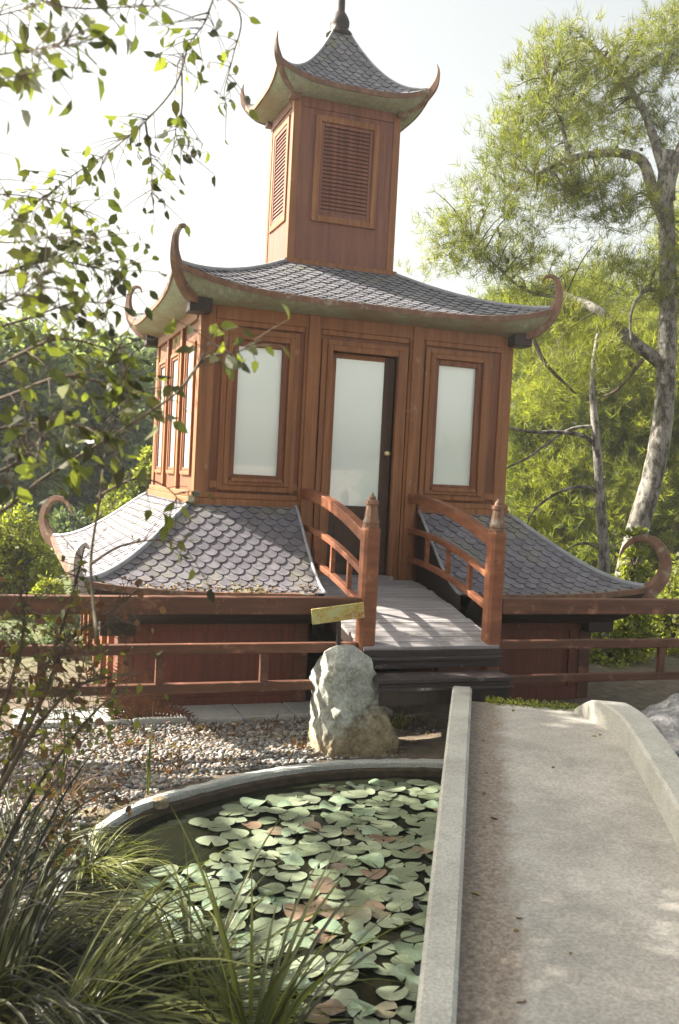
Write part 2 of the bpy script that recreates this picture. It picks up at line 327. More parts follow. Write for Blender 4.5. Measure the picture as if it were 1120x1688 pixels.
# ================================================================ PAGODA
pag = empty('pagoda', 'brown wooden pagoda with three flared roofs of slate scales, door and windows', 'pagoda', (0, 1.229, -.17))
PAGL = Vector((0, 1.229, -.17))
def P(mb, name, mats, parent=pag, **k):
    # meshes are written in world coordinates; shift to the parent's frame
    if parent is pag: mb.v = [(x-PAGL.x, y-PAGL.y, z-PAGL.z) for x, y, z in mb.v]
    else: mb.v = [(x-PAGL.x, y-PAGL.y, z-PAGL.z) for x, y, z in mb.v]
    return mb.build(name, mats, parent, **k)
W, D = 1.5, 2.458; CY = D/2; ZB, ZT = 1.5, 3.2
# main storey: front wall with openings, sides, back
def wall_open(mb, x0, x1, z0, z1, holes, y0, y1, tf=None, mi=0):
    xs = sorted(set([x0, x1]+[h[0] for h in holes]+[h[1] for h in holes])); zs = sorted(set([z0, z1]+[h[2] for h in holes]+[h[3] for h in holes]))
    for i in range(len(xs)-1):
        run = None
        for j in range(len(zs)-1):
            cx, cz = (xs[i]+xs[i+1])/2, (zs[j]+zs[j+1])/2
            if any(h[0] < cx < h[1] and h[2] < cz < h[3] for h in holes):
                if run: mb.box(xs[i], xs[i+1], y0, y1, run[0], run[1], mi, tf); run = None
                continue
            run = [run[0], zs[j+1]] if run else [zs[j], zs[j+1]]
        if run: mb.box(xs[i], xs[i+1], y0, y1, run[0], run[1], mi, tf)
WIN = [(-1.16, -.765, 1.765, 2.87), (.735, 1.13, 1.765, 2.87)]
mb = MB(); wall_open(mb, -1.48, 1.48, .6, ZT+.1, [(h[0]-.05, h[1]+.05, h[2]-.05, h[3]+.05) for h in WIN]+[(-.315, .315, .6, 2.90)], .02, .09)
mb.box(-1.48, 1.48, D-.09, D-.02, .6, ZT+.1)
def left(p): return Vector((-W+p.y, p.x, p.z))           # (along, out, z) -> left wall: out 0 at face
def right(p): return Vector((W-p.y, p.x, p.z))
bays = [(.12, .80), (.90, 1.58), (1.68, D-.12)]
SH = [(a+.17, b-.17, 1.80, 2.84) for a, b in bays]
wall_open(mb, .09, D-.09, .6, ZT+.1, SH, .02, .09, left); wall_open(mb, .09, D-.09, .6, ZT+.1, SH, .02, .09, right)
P(mb, 'wall', M['wall'])
mb = MB(); mb.box(-1.40, 1.40, .10, D-.10, .7, .86); P(mb, 'floor_board', M['dark'])
# corner posts, inner posts, head rail, base moulding
for x, y in ((-W, 0), (W, 0), (-W, D), (W, D)):
    mb = MB(); sx = 1 if x > 0 else -1; sy = 1 if y > 0 else -1
    mb.box(min(x, x-sx*.13), max(x, x-sx*.13), min(y, y-sy*.13), max(y, y-sy*.13), ZB+.0, ZT+.05); P(mb, 'corner_post', M['trim'], bevel=.006)
for sx in (-1, 1):
    mb = MB(); mb.box(sx*.5-.05, sx*.5+.05, -.03, .03, .62, ZT+.0); mb.box(sx*.5-.075, sx*.5+.075, -.008, .03, .62, ZT+.0); P(mb, 'wall_post', M['trim'], bevel=.006)
mb = MB(); 
mb.box(-1.37, 1.37, -.012, .03, 3.08, 3.20)
P(mb, 'head_rail', M['trim'], bevel=.005)
for a, b, z0_, z1_ in ((-1.37, -.58, 3.035, 3.079), (-.42, .42, 3.035, 3.079), (.58, 1.37, 3.035, 3.079), (-1.37, -.58, ZB+.14, ZB+.20), (.58, 1.37, ZB+.14, ZB+.20)):
    mb = MB(); mb.box(a, b, -.004, .03, z0_, z1_); P(mb, 'panel_rail', M['trim'], bevel=.004)
for f in (left, right):
    mb = MB(); mb.box(.13, D-.13, -.012, .03, 3.08, 3.20, 0, f); P(mb, 'head_rail', M['trim'], bevel=.005)
for a, b in ((-W-.035, -.58), (.58, W+.035)):
    mb = MB(); mb.box(a, b, -.035, .03, ZB-.02, ZB+.05); mb.box(a+.012*(a < -1), b-.012*(b > 1), -.022, .03, ZB+.051, ZB+.10); P(mb, 'base_moulding', M['trim'], bevel=.006)
for f in (left, right):
    mb = MB(); mb.box(0.03, D, -.035, .03, ZB-.02, ZB+.05, 0, f); mb.box(.03, D, -.022, .03, ZB+.051, ZB+.10, 0, f); P(mb, 'base_moulding', M['trim'], bevel=.006)
def frame(mb, x0, x1, z0, z1, wd, y0, y1, tf=None, mi=0, bottom=True):
    mb.box(x0-wd, x0, y0, y1, z0-(wd if bottom else 0), z1+wd, mi, tf); mb.box(x1, x1+wd, y0, y1, z0-(wd if bottom else 0), z1+wd, mi, tf)
    mb.box(x0, x1, y0, y1, z1, z1+wd, mi, tf)
    if bottom: mb.box(x0, x1, y0, y1, z0-wd, z0, mi, tf)
def window(x0, x1, z0, z1, tf=None, glass=True):
    mb = MB(); frame(mb, x0, x1, z0, z1, .05, .0, .07, tf, 1); frame(mb, x0-.05, x1+.05, z0-.05, z1+.05, .045, -.028, .03, tf); frame(mb, x0-.095, x1+.095, z0-.095, z1+.095, .05, -.012, .03, tf)
    fr = P(mb, 'window', [M['trim'], M['wall']], bevel=.006)
    mb = MB(); mb.box(x0-.03, x1+.03, -.045, .01, z0-.062, z0-.03, 0, tf); P(mb, 'sill', M['trim'], parent=fr, bevel=.004)
    mb = MB(); mb.box(x0-.002, x1+.002, .045, .055, z0-.002, z1+.002, 0, tf); P(mb, 'pane', M['pane'], parent=fr)
for h in WIN: window(*h)
# side bays: tall shuttered openings between posts
for f in (left, right):
    for (a, b), s in zip(bays, SH):
        mb = MB(); frame(mb, *s, .03, .006, .06, f, 1); frame(mb, s[0]-.03, s[1]+.03, s[2]-.03, s[3]+.03, .035, -.006, .03, f)
        fr = P(mb, 'side_window', [M['trim'], M['wall']], bevel=.005)
        mb = MB(); mb.box(s[0], s[1], .022, .032, s[2], s[3], 0, f); P(mb, 'pane', M['pane'], parent=fr)
    for yy in (.85, 1.63):
        mb = MB(); mb.box(yy-.04, yy+.04, -.016, .03, ZB+.101, 3.079, 0, f); P(mb, 'wall_post', M['trim'], bevel=.005)
# door: casing, leaf set back, tall pane, knob
mb = MB(); frame(mb, -.315, .315, .62, 2.90, .05, -.03, .06, None, 0, False); frame(mb, -.365, .365, .62, 2.95, .05, -.012, .03, None, 0, False)
dc = P(mb, 'door_casing', M['trim'], bevel=.006)
mb = MB(); mb.box(-.314, -.255, .05, .095, .905, 2.895); mb.box(.215, .314, .05, .095, .905, 2.895, 1); mb.box(-.255, .215, .05, .095, 2.85, 2.895); mb.box(-.255, .215, .05, .095, 1.42, 1.53, 1); mb.box(-.255, .215, .05, .095, .905, 1.02, 1); mb.box(-.255, .215, .07, .09, 1.02, 1.42, 1)
mb.box(-.20, .16, .058, .07, 1.07, 1.37, 1)
dr = P(mb, 'door', [M['trim'], M['door_dark']], bevel=.005)
mb = MB(); mb.box(-.257, .217, .068, .078, 1.528, 2.852); P(mb, 'pane', M['pane'], parent=dr)
mb = MB(); mb.tube([(.262, .05, 2.02), (.262, .03, 2.02), (.262, .02, 2.02), (.262, .0, 2.02), (.262, -.01, 2.02)], [.012, .012, .026, .028, .012], 10); P(mb, 'handle', M['brass'], parent=dr, smooth=True)
mb = MB(); mb.box(-.36, .36, -.06, .10, .86, .903); P(mb, 'threshold', M['deck'], bevel=.005)
# ---- curved roofs
class Roof:
    def __init__(s, cx, cy, top, eave, zt, ze, lift, p, flare, m=4, q=1.0):
        s.cx, s.cy, s.top, s.eave, s.zt, s.ze, s.lift, s.p, s.fl, s.m, s.q = cx, cy, top, eave, zt, ze, lift, p, flare, m, q
    def ext(s, k, t):                      # half width along, outward distance
        tx, ty = s.top; ex, ey = s.eave; g = t**s.q
        a = (tx+(ex-tx)*g, ty+(ey-ty)*g); return (a[0], a[1]) if k in (0, 2) else (a[1], a[0])
    def pt(s, k, u, t, dz=0):
        A, O = s.ext(k, t); z = s.ze+(s.zt-s.ze)*(1-t)**s.p + s.lift*abs(u)**s.m*t**2.2
        f = 1+s.fl*abs(u)**6*t**2; x, y = u*A*f, -O*f
        x, y = [(x, y), (-y, x), (-x, -y), (y, -x)][k]
        return Vector((s.cx+x, s.cy+y, z+dz))
    def nrm(s, k, u, t):
        e = 1e-3; a = s.pt(k, min(1, u+e), t)-s.pt(k, max(-1, u-e), t); b = s.pt(k, u, max(0, t-e))-s.pt(k, u, min(1, t+e)); return a.cross(b).normalized()
    def table(s, k):
        ts = np.linspace(0, 1, 200); ps = [s.pt(k, 0, t) for t in ts]; L = [0]
        for a, b in zip(ps, ps[1:]): L.append(L[-1]+(b-a).length)
        return ts, np.array(L)
def roof_mesh(rf, tw, expo, mat, keep=lambda p: True, sides=(0, 1, 2, 3), parent=pag, cut=None):
    base = MB()
    for k in sides:
        n = 40 if cut is None or k != 0 else 40
        for j in range(16):
            for i in range(n):
                us = [-1+2*i/n, -1+2*(i+1)/n]; ts = [j/16, (j+1)/16]; q = []
                for u, t in ((us[0], ts[0]), (us[1], ts[0]), (us[1], ts[1]), (us[0], ts[1])):
                    if cut and k == 0:
                        A, _ = rf.ext(k, t); c = cut/A; sg = -1 if us[0] < -1e-9 else 1; u = sg*(c+(1-c)*abs(u))
                    q.append(rf.pt(k, u, t, -.006))
                base.add(q, [(0, 3, 2, 1)])
    tl = MB(); 
    for k in sides:
        ts, L = rf.table(k); total = L[-1]; rows = int(total/expo)+1
        for j in range(rows):
            s1 = total-j*expo+.012; s0 = max(0, s1-expo*2.1)
            tt = lambda s_: float(np.interp(s_, L, ts))
            A, _ = rf.ext(k, tt(s1)); A0, _ = rf.ext(k, tt(s0)); Am = max(A, A0)
            nn = int(Am/tw)+2
            s1b, s0b = s1, s0
            for i in range(-nn, nn+1):
                s1 = min(total+.012, s1b+random.uniform(-.005, .005)+(random.random() < .03)*random.uniform(-.03, .0)); s0 = s0b
                cx = (i+.5*(j % 2))*tw+random.uniform(-.005, .005); h = tw/2*.93
                if abs(cx)-h > A*.995: continue
                if cut and k == 0 and abs(cx) < cut-h*.8: continue
                rim = [(-h, s1-expo*.9)]
                for a in np.linspace(-1, 1, 7)[1:-1]: rim.append((h*math.sin(a*math.pi/2)*1.0, s1-expo*.9*(1-math.cos(a*math.pi/2))**.9))
                rim.append((h, s1-expo*.9)); topv = [(h, s0), (-h, s0)]
                jz = random.uniform(0, .004); vs = []
                for a, s_ in rim+topv:
                    s_ = min(max(s_, 0), total+.012); t = tt(min(s_, total)); Aq, _ = rf.ext(k, t); xx = cx+a
                    if cut and k == 0: xx = math.copysign(max(abs(xx), cut-.005), cx)
                    u = max(-1, min(1, xx/Aq)); f = (s_-s0)/(s1-s0); p = rf.pt(k, u, t)
                    vs.append(p+rf.nrm(k, u*.99, t)*(.0 + .012*f+jz*f))
                c = sum(vs, Vector())/len(vs)
                if (vs[0]-vs[len(rim)-1]).length < tw*.12: continue
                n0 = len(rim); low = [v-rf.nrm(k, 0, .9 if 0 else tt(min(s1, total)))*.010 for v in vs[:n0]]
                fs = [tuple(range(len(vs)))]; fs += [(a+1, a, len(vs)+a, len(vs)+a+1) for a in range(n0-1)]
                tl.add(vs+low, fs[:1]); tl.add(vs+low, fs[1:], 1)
    return base, tl
def cove_mesh(rf, wx, wy, zw, fascia=.03, cut=None, sides=(0, 1, 2, 3)):
    c = MB(); fa = MB()
    for k in sides:
        wa, wo = (wx, wy) if k in (0, 2) else (wy, wx)
        def wallp(u):
            x, y = u*wa, -wo; x, y = [(x, y), (-y, x), (-x, -y), (y, -x)][k]; return Vector((rf.cx+x, rf.cy+y, zw))
        def f(i, j):
            u = -1+2*i; e = rf.pt(k, u, 1, -.035); wp = wallp(u); cp = Vector((e.x*.82+wp.x*.18, e.y*.82+wp.y*.18, zw+(e.z-zw)*.12))
            return e*(1-j)**2+cp*2*j*(1-j)+wp*j*j
        segs = [(0, 1)] if not (cut and k == 0) else [(0, (1-cut/wa)/2), ((1+cut/wa)/2, 1)]
        for a, b in segs:
            c.grid(lambda i, j: f(a+(b-a)*i, j), 36, 8)
            fa.grid(lambda i, j: rf.pt(k, -1+2*(a+(b-a)*i), 1, [.012, .012, -.036, -.036][int(round(j*3))])+(lambda q: q)( (rf.pt(k, -1+2*(a+(b-a)*i), 1)-rf.pt(k, -1+2*(a+(b-a)*i), .97)).normalized()*[-.02, .02, .02, -.01][int(round(j*3))]), 36, 3)
    return c, fa
def hips(rf, r0, r1, name='hip_ridge', mat=None):
    for k in range(4):
        mb = MB(); ts = [i/24 for i in range(25)]
        mb.tube([rf.pt(k, 1, t, .012) for t in ts], [r0+(r1-r0)*t for t in ts], 6); P(mb, name, mat or M['lead'], smooth=True)
def horn(rf, k, prof, thick, name='roof_horn', wr=.55, mat=None):
    c = rf.pt(k, 1, 1); ctr = Vector((rf.cx, rf.cy, 0)); d = Vector((c.x-ctr.x, c.y-ctr.y, 0)).normalized()
    # resample smooth
    pr = [np.array(p+(th,)) for p, th in zip(prof, thick)]; out = []
    for i in range(len(pr)-1):
        p0, p1, p2, p3 = pr[max(i-1, 0)], pr[i], pr[i+1], pr[min(i+2, len(pr)-1)]
        for s in range(5):
            t = s/5; out.append(.5*((2*p1)+(-p0+p2)*t+(2*p0-5*p1+4*p2-p3)*t*t+(-p0+3*p1-3*p2+p3)*t**3))
    out.append(pr[-1]); mb = MB()
    n = d.cross(Vector((0, 0, 1))); L = len(out)
    pts = [c+d*q[0]+Vector((0, 0, q[1])) for q in out]
    for i, p in enumerate(pts):
        tg = (pts[min(i+1, L-1)]-pts[max(i-1, 0)]).normalized(); b = n.cross(tg); th = max(.004, out[i][2])/2; wd = max(.006, th*wr*2)/2
        for sx, sz in ((-1, -1), (1, -1), (1.0, .4), (.45, 1), (-.45, 1), (-1.0, .4)): mb.v.append(tuple(p+n*sx*wd+b*sz*th))
    for i in range(L-1):
        for q in range(6): mb.f.append((i*6+q, i*6+(q+1) % 6, i*6+6+(q+1) % 6, i*6+6+q)); mb.m.append(0)
    mb.f.append((5, 4, 3, 2, 1, 0)); mb.f.append(tuple((L-1)*6+q for q in range(6))); mb.m += [0, 0]
    P(mb, name, mat or M['horn'], bevel=.003)
# middle roof
mid = Roof(0, CY, (.56, .43), (1.76, CY+.25), 3.815, 3.285, .17, 1.2, .012, 4)
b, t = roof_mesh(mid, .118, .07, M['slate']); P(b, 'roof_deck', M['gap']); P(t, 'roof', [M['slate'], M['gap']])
c, f = cove_mesh(mid, W-.0, CY-.0, 3.19); cv = P(c, 'eave_cove', M['cove'], smooth=True); P(f, 'eave_edge', M['horn'], parent=cv)
hips(mid, .02, .022)
for k in range(4): horn(mid, k, [(-.34, -.25), (-.22, -.20), (-.09, -.10), (-.02, .0), (.01, .11), (.0, .22), (-.05, .295), (-.12, .295), (-.155, .23)], [.10, .15, .13, .105, .072, .055, .042, .028, .007])
for sx, sy in ((-1, -1), (1, -1), (-1, 1), (1, 1)):
    mb = MB(); x = sx*(W+.03); y = CY+sy*(CY+.03); mb.box(x-.095, x+.095, y-.095, y+.095, 3.10, 3.26); P(mb, 'corner_block', M['dark'], bevel=.01)
# tower
TW, TD = .552, .842; ty0 = CY-TD/2; TZ0, TZ1 = 3.80, 5.42
def tleft(p): return Vector((-TW+p.y, ty0+p.x, p.z))
def tright(p): return Vector((TW-p.y, ty0+p.x, p.z))
LV = (-.235, .235, 4.33, 5.15); LS = (TD/2-.19, TD/2+.19, 4.33, 5.15)
def tfront(p): return Vector((p.x, ty0+p.y, p.z))
mb = MB(); wall_open(mb, -TW+.01, TW-.01, TZ0-.1, TZ1, [LV], .01, .06, tfront); mb.box(-TW+.01, TW-.01, ty0+TD-.06, ty0+TD-.01, TZ0-.1, TZ1)
wall_open(mb, .06, TD-.06, TZ0-.1, TZ1, [LS], .01, .06, tleft); wall_open(mb, .06, TD-.06, TZ0-.1, TZ1, [LS], .01, .06, tright)
P(mb, 'tower_wall', M['tower'])
for sx in (-1, 1):
    for y in (ty0, ty0+TD):
        mb = MB(); sy = -1 if y == ty0 else 1; mb.box(min(sx*TW, sx*(TW-.075)), max(sx*TW, sx*(TW-.075)), min(y, y-sy*.075), max(y, y-sy*.075), TZ0-.02, TZ1); P(mb, 'tower_post', M['trim'], bevel=.006)
mb = MB(); mb.box(-TW+.076, TW-.076, ty0-.004, ty0+.02, 5.30, 5.42)
for f_ in (tleft, tright): mb.box(.076, TD-.076, -.004, .02, 5.30, 5.42, 0, f_)
P(mb, 'tower_head_rail', M['tower'], bevel=.004)
mb = MB(); mb.box(-TW-.03, TW+.03, ty0-.03, ty0+.02, TZ0-.02, TZ0+.05)
for f_ in (tleft, tright): mb.box(.02, TD+.03, -.03, .02, TZ0-.02, TZ0+.05, 0, f_)
P(mb, 'tower_base_moulding', M['trim'], bevel=.008)
for f_, lv in ((tfront, LV), (tleft, LS), (tright, LS)):
    mb = MB(); frame(mb, *lv, .035, .0, .05, f_, 1); frame(mb, lv[0]-.035, lv[1]+.035, lv[2]-.035, lv[3]+.035, .06, -.008 if f_ is not tfront else -.018, .02, f_)
    lo = P(mb, 'louvre', [M['trim'], M['tower']], bevel=.006)
    mb = MB(); n = 22
    for i in range(n):
        z = lv[2]+(i+.5)*(lv[3]-lv[2])/n; h = (lv[3]-lv[2])/n
        vs = [Vector((x, yy, zz)) for x in (lv[0], lv[1]) for yy, zz in ((.003, z-h*.42), (.018, z+h*.42), (.026, z+h*.38), (.011, z-h*.5))]
        mb.add([f_(v) for v in vs], [(0, 1, 2, 3), (7, 6, 5, 4), (0, 4, 5, 1), (1, 5, 6, 2), (2, 6, 7, 3), (3, 7, 4, 0)])
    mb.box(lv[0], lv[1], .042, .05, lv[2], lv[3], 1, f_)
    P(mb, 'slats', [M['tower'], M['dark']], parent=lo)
trf = Roof(0, CY, (.06, .06), (.76, TD/2+.20), 6.26, 5.475, .15, 2.5, .02, 4)
trf = Roof(0, CY, (.055, .055), (.76, TD/2+.20), 6.28, 5.475, .14, 1.75, .02, 3.4, 1.0)
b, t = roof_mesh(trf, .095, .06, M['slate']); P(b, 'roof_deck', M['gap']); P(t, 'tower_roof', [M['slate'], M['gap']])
c, f = cove_mesh(trf, TW, TD/2, 5.39); cv = P(c, 'eave_cove', M['cove'], smooth=True); P(f, 'eave_edge', M['horn'], parent=cv)
hips(trf, .012, .016)
for k in range(4): horn(trf, k, [(-.24, -.19), (-.14, -.13), (-.05, -.06), (.015, .02), (.045, .10), (.05, .17), (.035, .225)], [.07, .10, .09, .075, .045, .026, .006])
for sx in (-1, 1):
    for y in (ty0, ty0+TD): mb = MB(); mb.box(sx*TW-.05, sx*TW+.05, y-.05, y+.05, 5.35, 5.46); P(mb, 'corner_block', M['horn'], bevel=.008)
mb = MB(); mb.tube([(0, CY, z) for z in (6.17, 6.20, 6.215, 6.24, 6.255, 6.27, 6.32, 6.36, 6.40, 6.44, 6.46, 6.9, 7.1)], [.09, .10, .135, .135, .10, .085, .10, .10, .085, .062, .047, .042, .03], 14)
P(mb, 'finial', M['dark'], smooth=True)
# skirt roof
sk = Roof(0, CY, (W+.02, CY+.02), (2.45, CY+.95), 1.50, .845, .09, 1.55, .01, 5, .86)
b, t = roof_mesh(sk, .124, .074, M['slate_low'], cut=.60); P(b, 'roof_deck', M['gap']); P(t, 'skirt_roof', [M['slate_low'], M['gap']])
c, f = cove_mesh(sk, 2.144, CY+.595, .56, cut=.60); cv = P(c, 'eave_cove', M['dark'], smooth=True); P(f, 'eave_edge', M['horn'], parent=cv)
hips(sk, .022, .03)
for sx in (-1, 1):
    mb = MB(); ps = []
    for i in range(17):
        t_ = i/16; A, _ = sk.ext(0, t_); ps.append(sk.pt(0, sx*.592/A, t_, .018))
    mb.tube(ps, [.014]*17, 6); P(mb, 'flashing', M['lead'], smooth=True)
    mb = MB()                                    # cheek closing the roof beside the bridge
    top = [(sx*.597, p.y, p.z-.025) for p in ps]; bot = [(sx*.597, p.y, .60) for p in ps]
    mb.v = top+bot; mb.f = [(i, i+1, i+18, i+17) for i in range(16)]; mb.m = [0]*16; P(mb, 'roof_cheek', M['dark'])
M['pale_horn'] = wood('pale_horn_wood', (.25, .22, .18), (.42, .38, .34), (.55, .52, .48), grain=(12, 12, 6), weather=.3)  # paler wood for this one horn
horn(sk, 3, [(-.3, -.13), (-.15, -.09), (-.04, -.04), (.03, .03), (.055, .12), (.04, .21), (-.02, .26), (-.08, .23)], [.08, .11, .11, .10, .085, .07, .045, .008], wr=.5, mat=M['pale_horn'])
for k in range(3): horn(sk, k, [(-.42, -.16), (-.25, -.13), (-.08, -.07), (.04, .02), (.11, .15), (.10, .30), (.0, .42), (-.14, .43), (-.24, .35), (-.28, .25)], [.10, .16, .15, .14, .115, .10, .085, .06, .035, .008], wr=.5)
# lower storey
LX, LY, LZ0, LZ1 = 2.144, -.595, -.2, .72
LB = D+.595
mb = MB(); mb.box(-LX+.03, -.60, LY+.03, LY+.08, LZ0, LZ1); mb.box(.60, LX-.03, LY+.03, LY+.08, LZ0, LZ1); mb.box(-LX+.03, LX-.03, LB-.08, LB-.03, LZ0, LZ1)
mb.box(-LX+.03, -LX+.08, LY+.08, LB-.08, LZ0, LZ1); mb.box(LX-.08, LX-.03, LY+.08, LB-.08, LZ0, LZ1)
for sx in (-1, 1): mb.box(sx*.60-.02, sx*.60+.02, LY+.08, .0, LZ0, .62)
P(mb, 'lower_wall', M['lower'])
for x in (-LX+.06, -.66, .66, LX-.06):
    for y in (LY+.06, LB-.06): mb = MB(); mb.box(x-.06, x+.06, y-.06, y+.06, LZ0, LZ1+.02); P(mb, 'lower_post', M['fence'], bevel=.006)
for x in (-LX+.03, LX-.03):
    for y in (.0, .55, 1.23, 1.9, 2.45): mb = MB(); mb.box(x-.045, x+.045, y-.04, y+.04, LZ0, LZ1); P(mb, 'lower_post', M['trim'], bevel=.006)
for a, b_ in ((-LX+.121, -.721), (.721, LX-.121)):
    mb = MB(); mb.box(a, b_, LY+.005, LY+.03, .50, LZ1); mb.box(a, b_, LY+.005, LY+.03, LZ0, -.03)
    mb.box(a, a+.10, LY+.012, LY+.03, -.029, .499); mb.box(b_-.10, b_, LY+.012, LY+.03, -.029, .499)
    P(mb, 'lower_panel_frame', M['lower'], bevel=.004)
for sx in (-1, 1): mb = MB(); mb.box(sx*(LX+.02)-.135, sx*(LX+.02)+.135, LY-.12, LY+.12, .49, .72); P(mb, 'corner_block', M['dark'], bevel=.01)
# ================================================================ FOOTBRIDGE
fb = empty('footbridge', 'short arched wooden footbridge with red railings leading up to the pagoda door', 'footbridge', (0, -.9, .1)); FBL = Vector((0, -.9, .1))
def F(mb, name, mats, parent=fb, loc=FBL, **k):
    mb.v = [(x-loc.x, y-loc.y, z-loc.z) for x, y, z in mb.v]; return mb.build(name, mats, parent, **k)
YN = -1.65
def dz(y): s = -y/1.72; return .875-.30*s**1.35
mb = MB(); n = 18
for i in range(n):
    y0 = -.065-i*(1.665/n); y1 = y0-1.665/n+.008; a = dz(y0)+random.uniform(-.002, .002); b_ = dz(y1); x = .56+random.uniform(-.012, .012)
    vs = [(-x, y0, a-.03), (x, y0, a-.03), (x, y1, b_-.03), (-x, y1, b_-.03), (-x, y0, a), (x, y0, a), (x, y1, b_), (-x, y1, b_)]
    mb.add(vs, [(0, 1, 2, 3), (7, 6, 5, 4), (0, 4, 5, 1), (1, 5, 6, 2), (2, 6, 7, 3), (3, 7, 4, 0)])
F(mb, 'deck', M['deck'], bevel=.003)
mb = MB()
for sx in (-.50, 0, .50):
    mb.grid(lambda i, j: (sx+(-.03 if j < .5 else .03), -.05-i*1.64, dz(-.05-i*1.64)-.032), 12, 1)
    mb.grid(lambda i, j: (sx-.03, -.05-i*1.64, dz(-.05-i*1.64)-.032-.12*j), 12, 1); mb.grid(lambda i, j: (sx+.03, -.05-i*1.64, dz(-.05-i*1.64)-.032-.12*(1-j)), 12, 1)
F(mb, 'joist', M['dark'])
mb = MB(); mb.box(-.56, .56, -1.755, -1.735, .42, .555); mb.box(-.55, .55, -1.80, -1.756, .486, .505); F(mb, 'riser', M['step'], bevel=.003)
mb = MB(); mb.box(-.55, .50, -2.04, -1.80, .375, .405); mb.box(-.53, .48, -2.03, -2.005, .22, .37, 1); mb.box(-.55, .50, -2.06, -2.032, .325, .345); F(mb, 'step', [M['step'], M['dark']], bevel=.004)
for sx in (-1, 1):
    x = sx*.514; mb = MB()
    zs = [(.0 if sx > 0 else .0, .066), (1.40, .066), (1.42, .055)]
    vs = []
    def octo(r, ch=.32): return [(r, -r*(1-ch)), (r, r*(1-ch)), (r*(1-ch), r), (-r*(1-ch), r), (-r, r*(1-ch)), (-r, -r*(1-ch)), (-r*(1-ch), -r), (r*(1-ch), -r)]
    prof = [(.12, .062), (1.415, .060), (1.435, .050)]
    for z, r in prof:
        for a, b_ in octo(r): mb.v.append((x+a, YN+b_, z))
    for i in range(len(prof)-1):
        for q in range(8): mb.f.append((i*8+q, i*8+(q+1) % 8, i*8+8+(q+1) % 8, i*8+8+q)); mb.m.append(0)
    mb.f.append(tuple(range(16, 24))); mb.m.append(0)
    nw = F(mb, 'newel_post', M['rail'])
    mb = MB(); mb.tube([(x, YN, z) for z in (1.43, 1.435, 1.455, 1.458, 1.463, 1.485, 1.49, 1.595, 1.60, 1.625, 1.63, 1.65, 1.665, 1.685)], [.05, .061, .061, .055, .061, .061, .054, .040, .050, .050, .03, .026, .014, .004], 12)
    F(mb, 'cap', M['cap'], parent=nw)
    # arched rails
    def arch(zw, zn, th, wd, name, par, sag=.0, dy=0):
        m_ = MB(); L = 14
        for i in range(L+1):
            s = i/L; y = -.02+s*(YN+.06+.02); z = zw+(zn-zw)*(s**1.9)
            sl = (zn-zw)*1.9*max(s, .01)**.9/(YN+.08); nrm = Vector((0, -sl, 1)).normalized()
            for a, b_ in ((-wd/2, -th), (wd/2, -th), (wd/2, 0), (-wd/2, 0)): m_.v.append((x+a, y+nrm.y*b_, z+nrm.z*b_))
        for i in range(L):
            for q in range(4): m_.f.append((i*4+q, i*4+(q+1) % 4, i*4+4+(q+1) % 4, i*4+4+q)); m_.m.append(0)
        m_.f.append((3, 2, 1, 0)); m_.f.append(tuple(L*4+q for q in range(4))); m_.m += [0, 0]
        return F(m_, name, M['rail'], parent=par, bevel=.006)
    hr = arch(1.665, 1.40, .085, .075, 'handrail', fb)
    arch(1.35, 1.105, .045, .05, 'middle_rail', fb); arch(1.085, .86, .045, .05, 'lower_rail', fb)
    for yy in (-.42, -.85, -1.25):
        s = (-yy-.02)/1.59; z0 = 1.085-.225*s**1.9-.02; z1 = 1.35-.245*s**1.9-.03; mb = MB(); mb.box(x-.018, x+.018, yy-.018, yy+.018, z0, z1); F(mb, 'baluster', M['rail'], bevel=.003)
# ================================================================ FENCES
def fence(name, x0, x1, label, bal):
    fe = empty(name, label, 'railing', (x0, YN, 0)); L = Vector((x0, YN, 0))
    def G(mb, nm, **k): mb.v = [(a-L.x, b_-L.y, c_-L.z) for a, b_, c_ in mb.v]; return mb.build(nm, M['fence'], fe, **k)
    mb = MB(); mb.box(x0, x1, YN-.045, YN+.045, .805, .925); G(mb, 'top_rail', bevel=.008)
    mb = MB(); mb.box(x0, x1, YN-.03, YN+.03, .53, .60); G(mb, 'middle_rail', bevel=.008)
    mb = MB(); mb.box(x0, x1, YN-.03, YN+.03, .265, .33); G(mb, 'lower_rail', bevel=.008)
    for x in bal: mb = MB(); mb.box(x-.028, x+.028, YN-.022, YN+.022, .33, .53); G(mb, 'baluster', bevel=.004)
    for x in ((x0+.1, ) if x0 < -1 else (x1-.1,)): mb = MB(); mb.box(x-.05, x+.05, YN-.05, YN+.05, -.2, .95); G(mb, 'post', bevel=.006)
fence('wooden_railing', -4.6, -.577, 'long red-brown wooden railing running left from the footbridge in front of the pagoda', [-4.1, -3.5, -2.75, -1.99, -1.265])
fence('wooden_railing', .577, 4.6, 'red-brown wooden railing running right from the footbridge towards the pines', [2.09, 3.3])
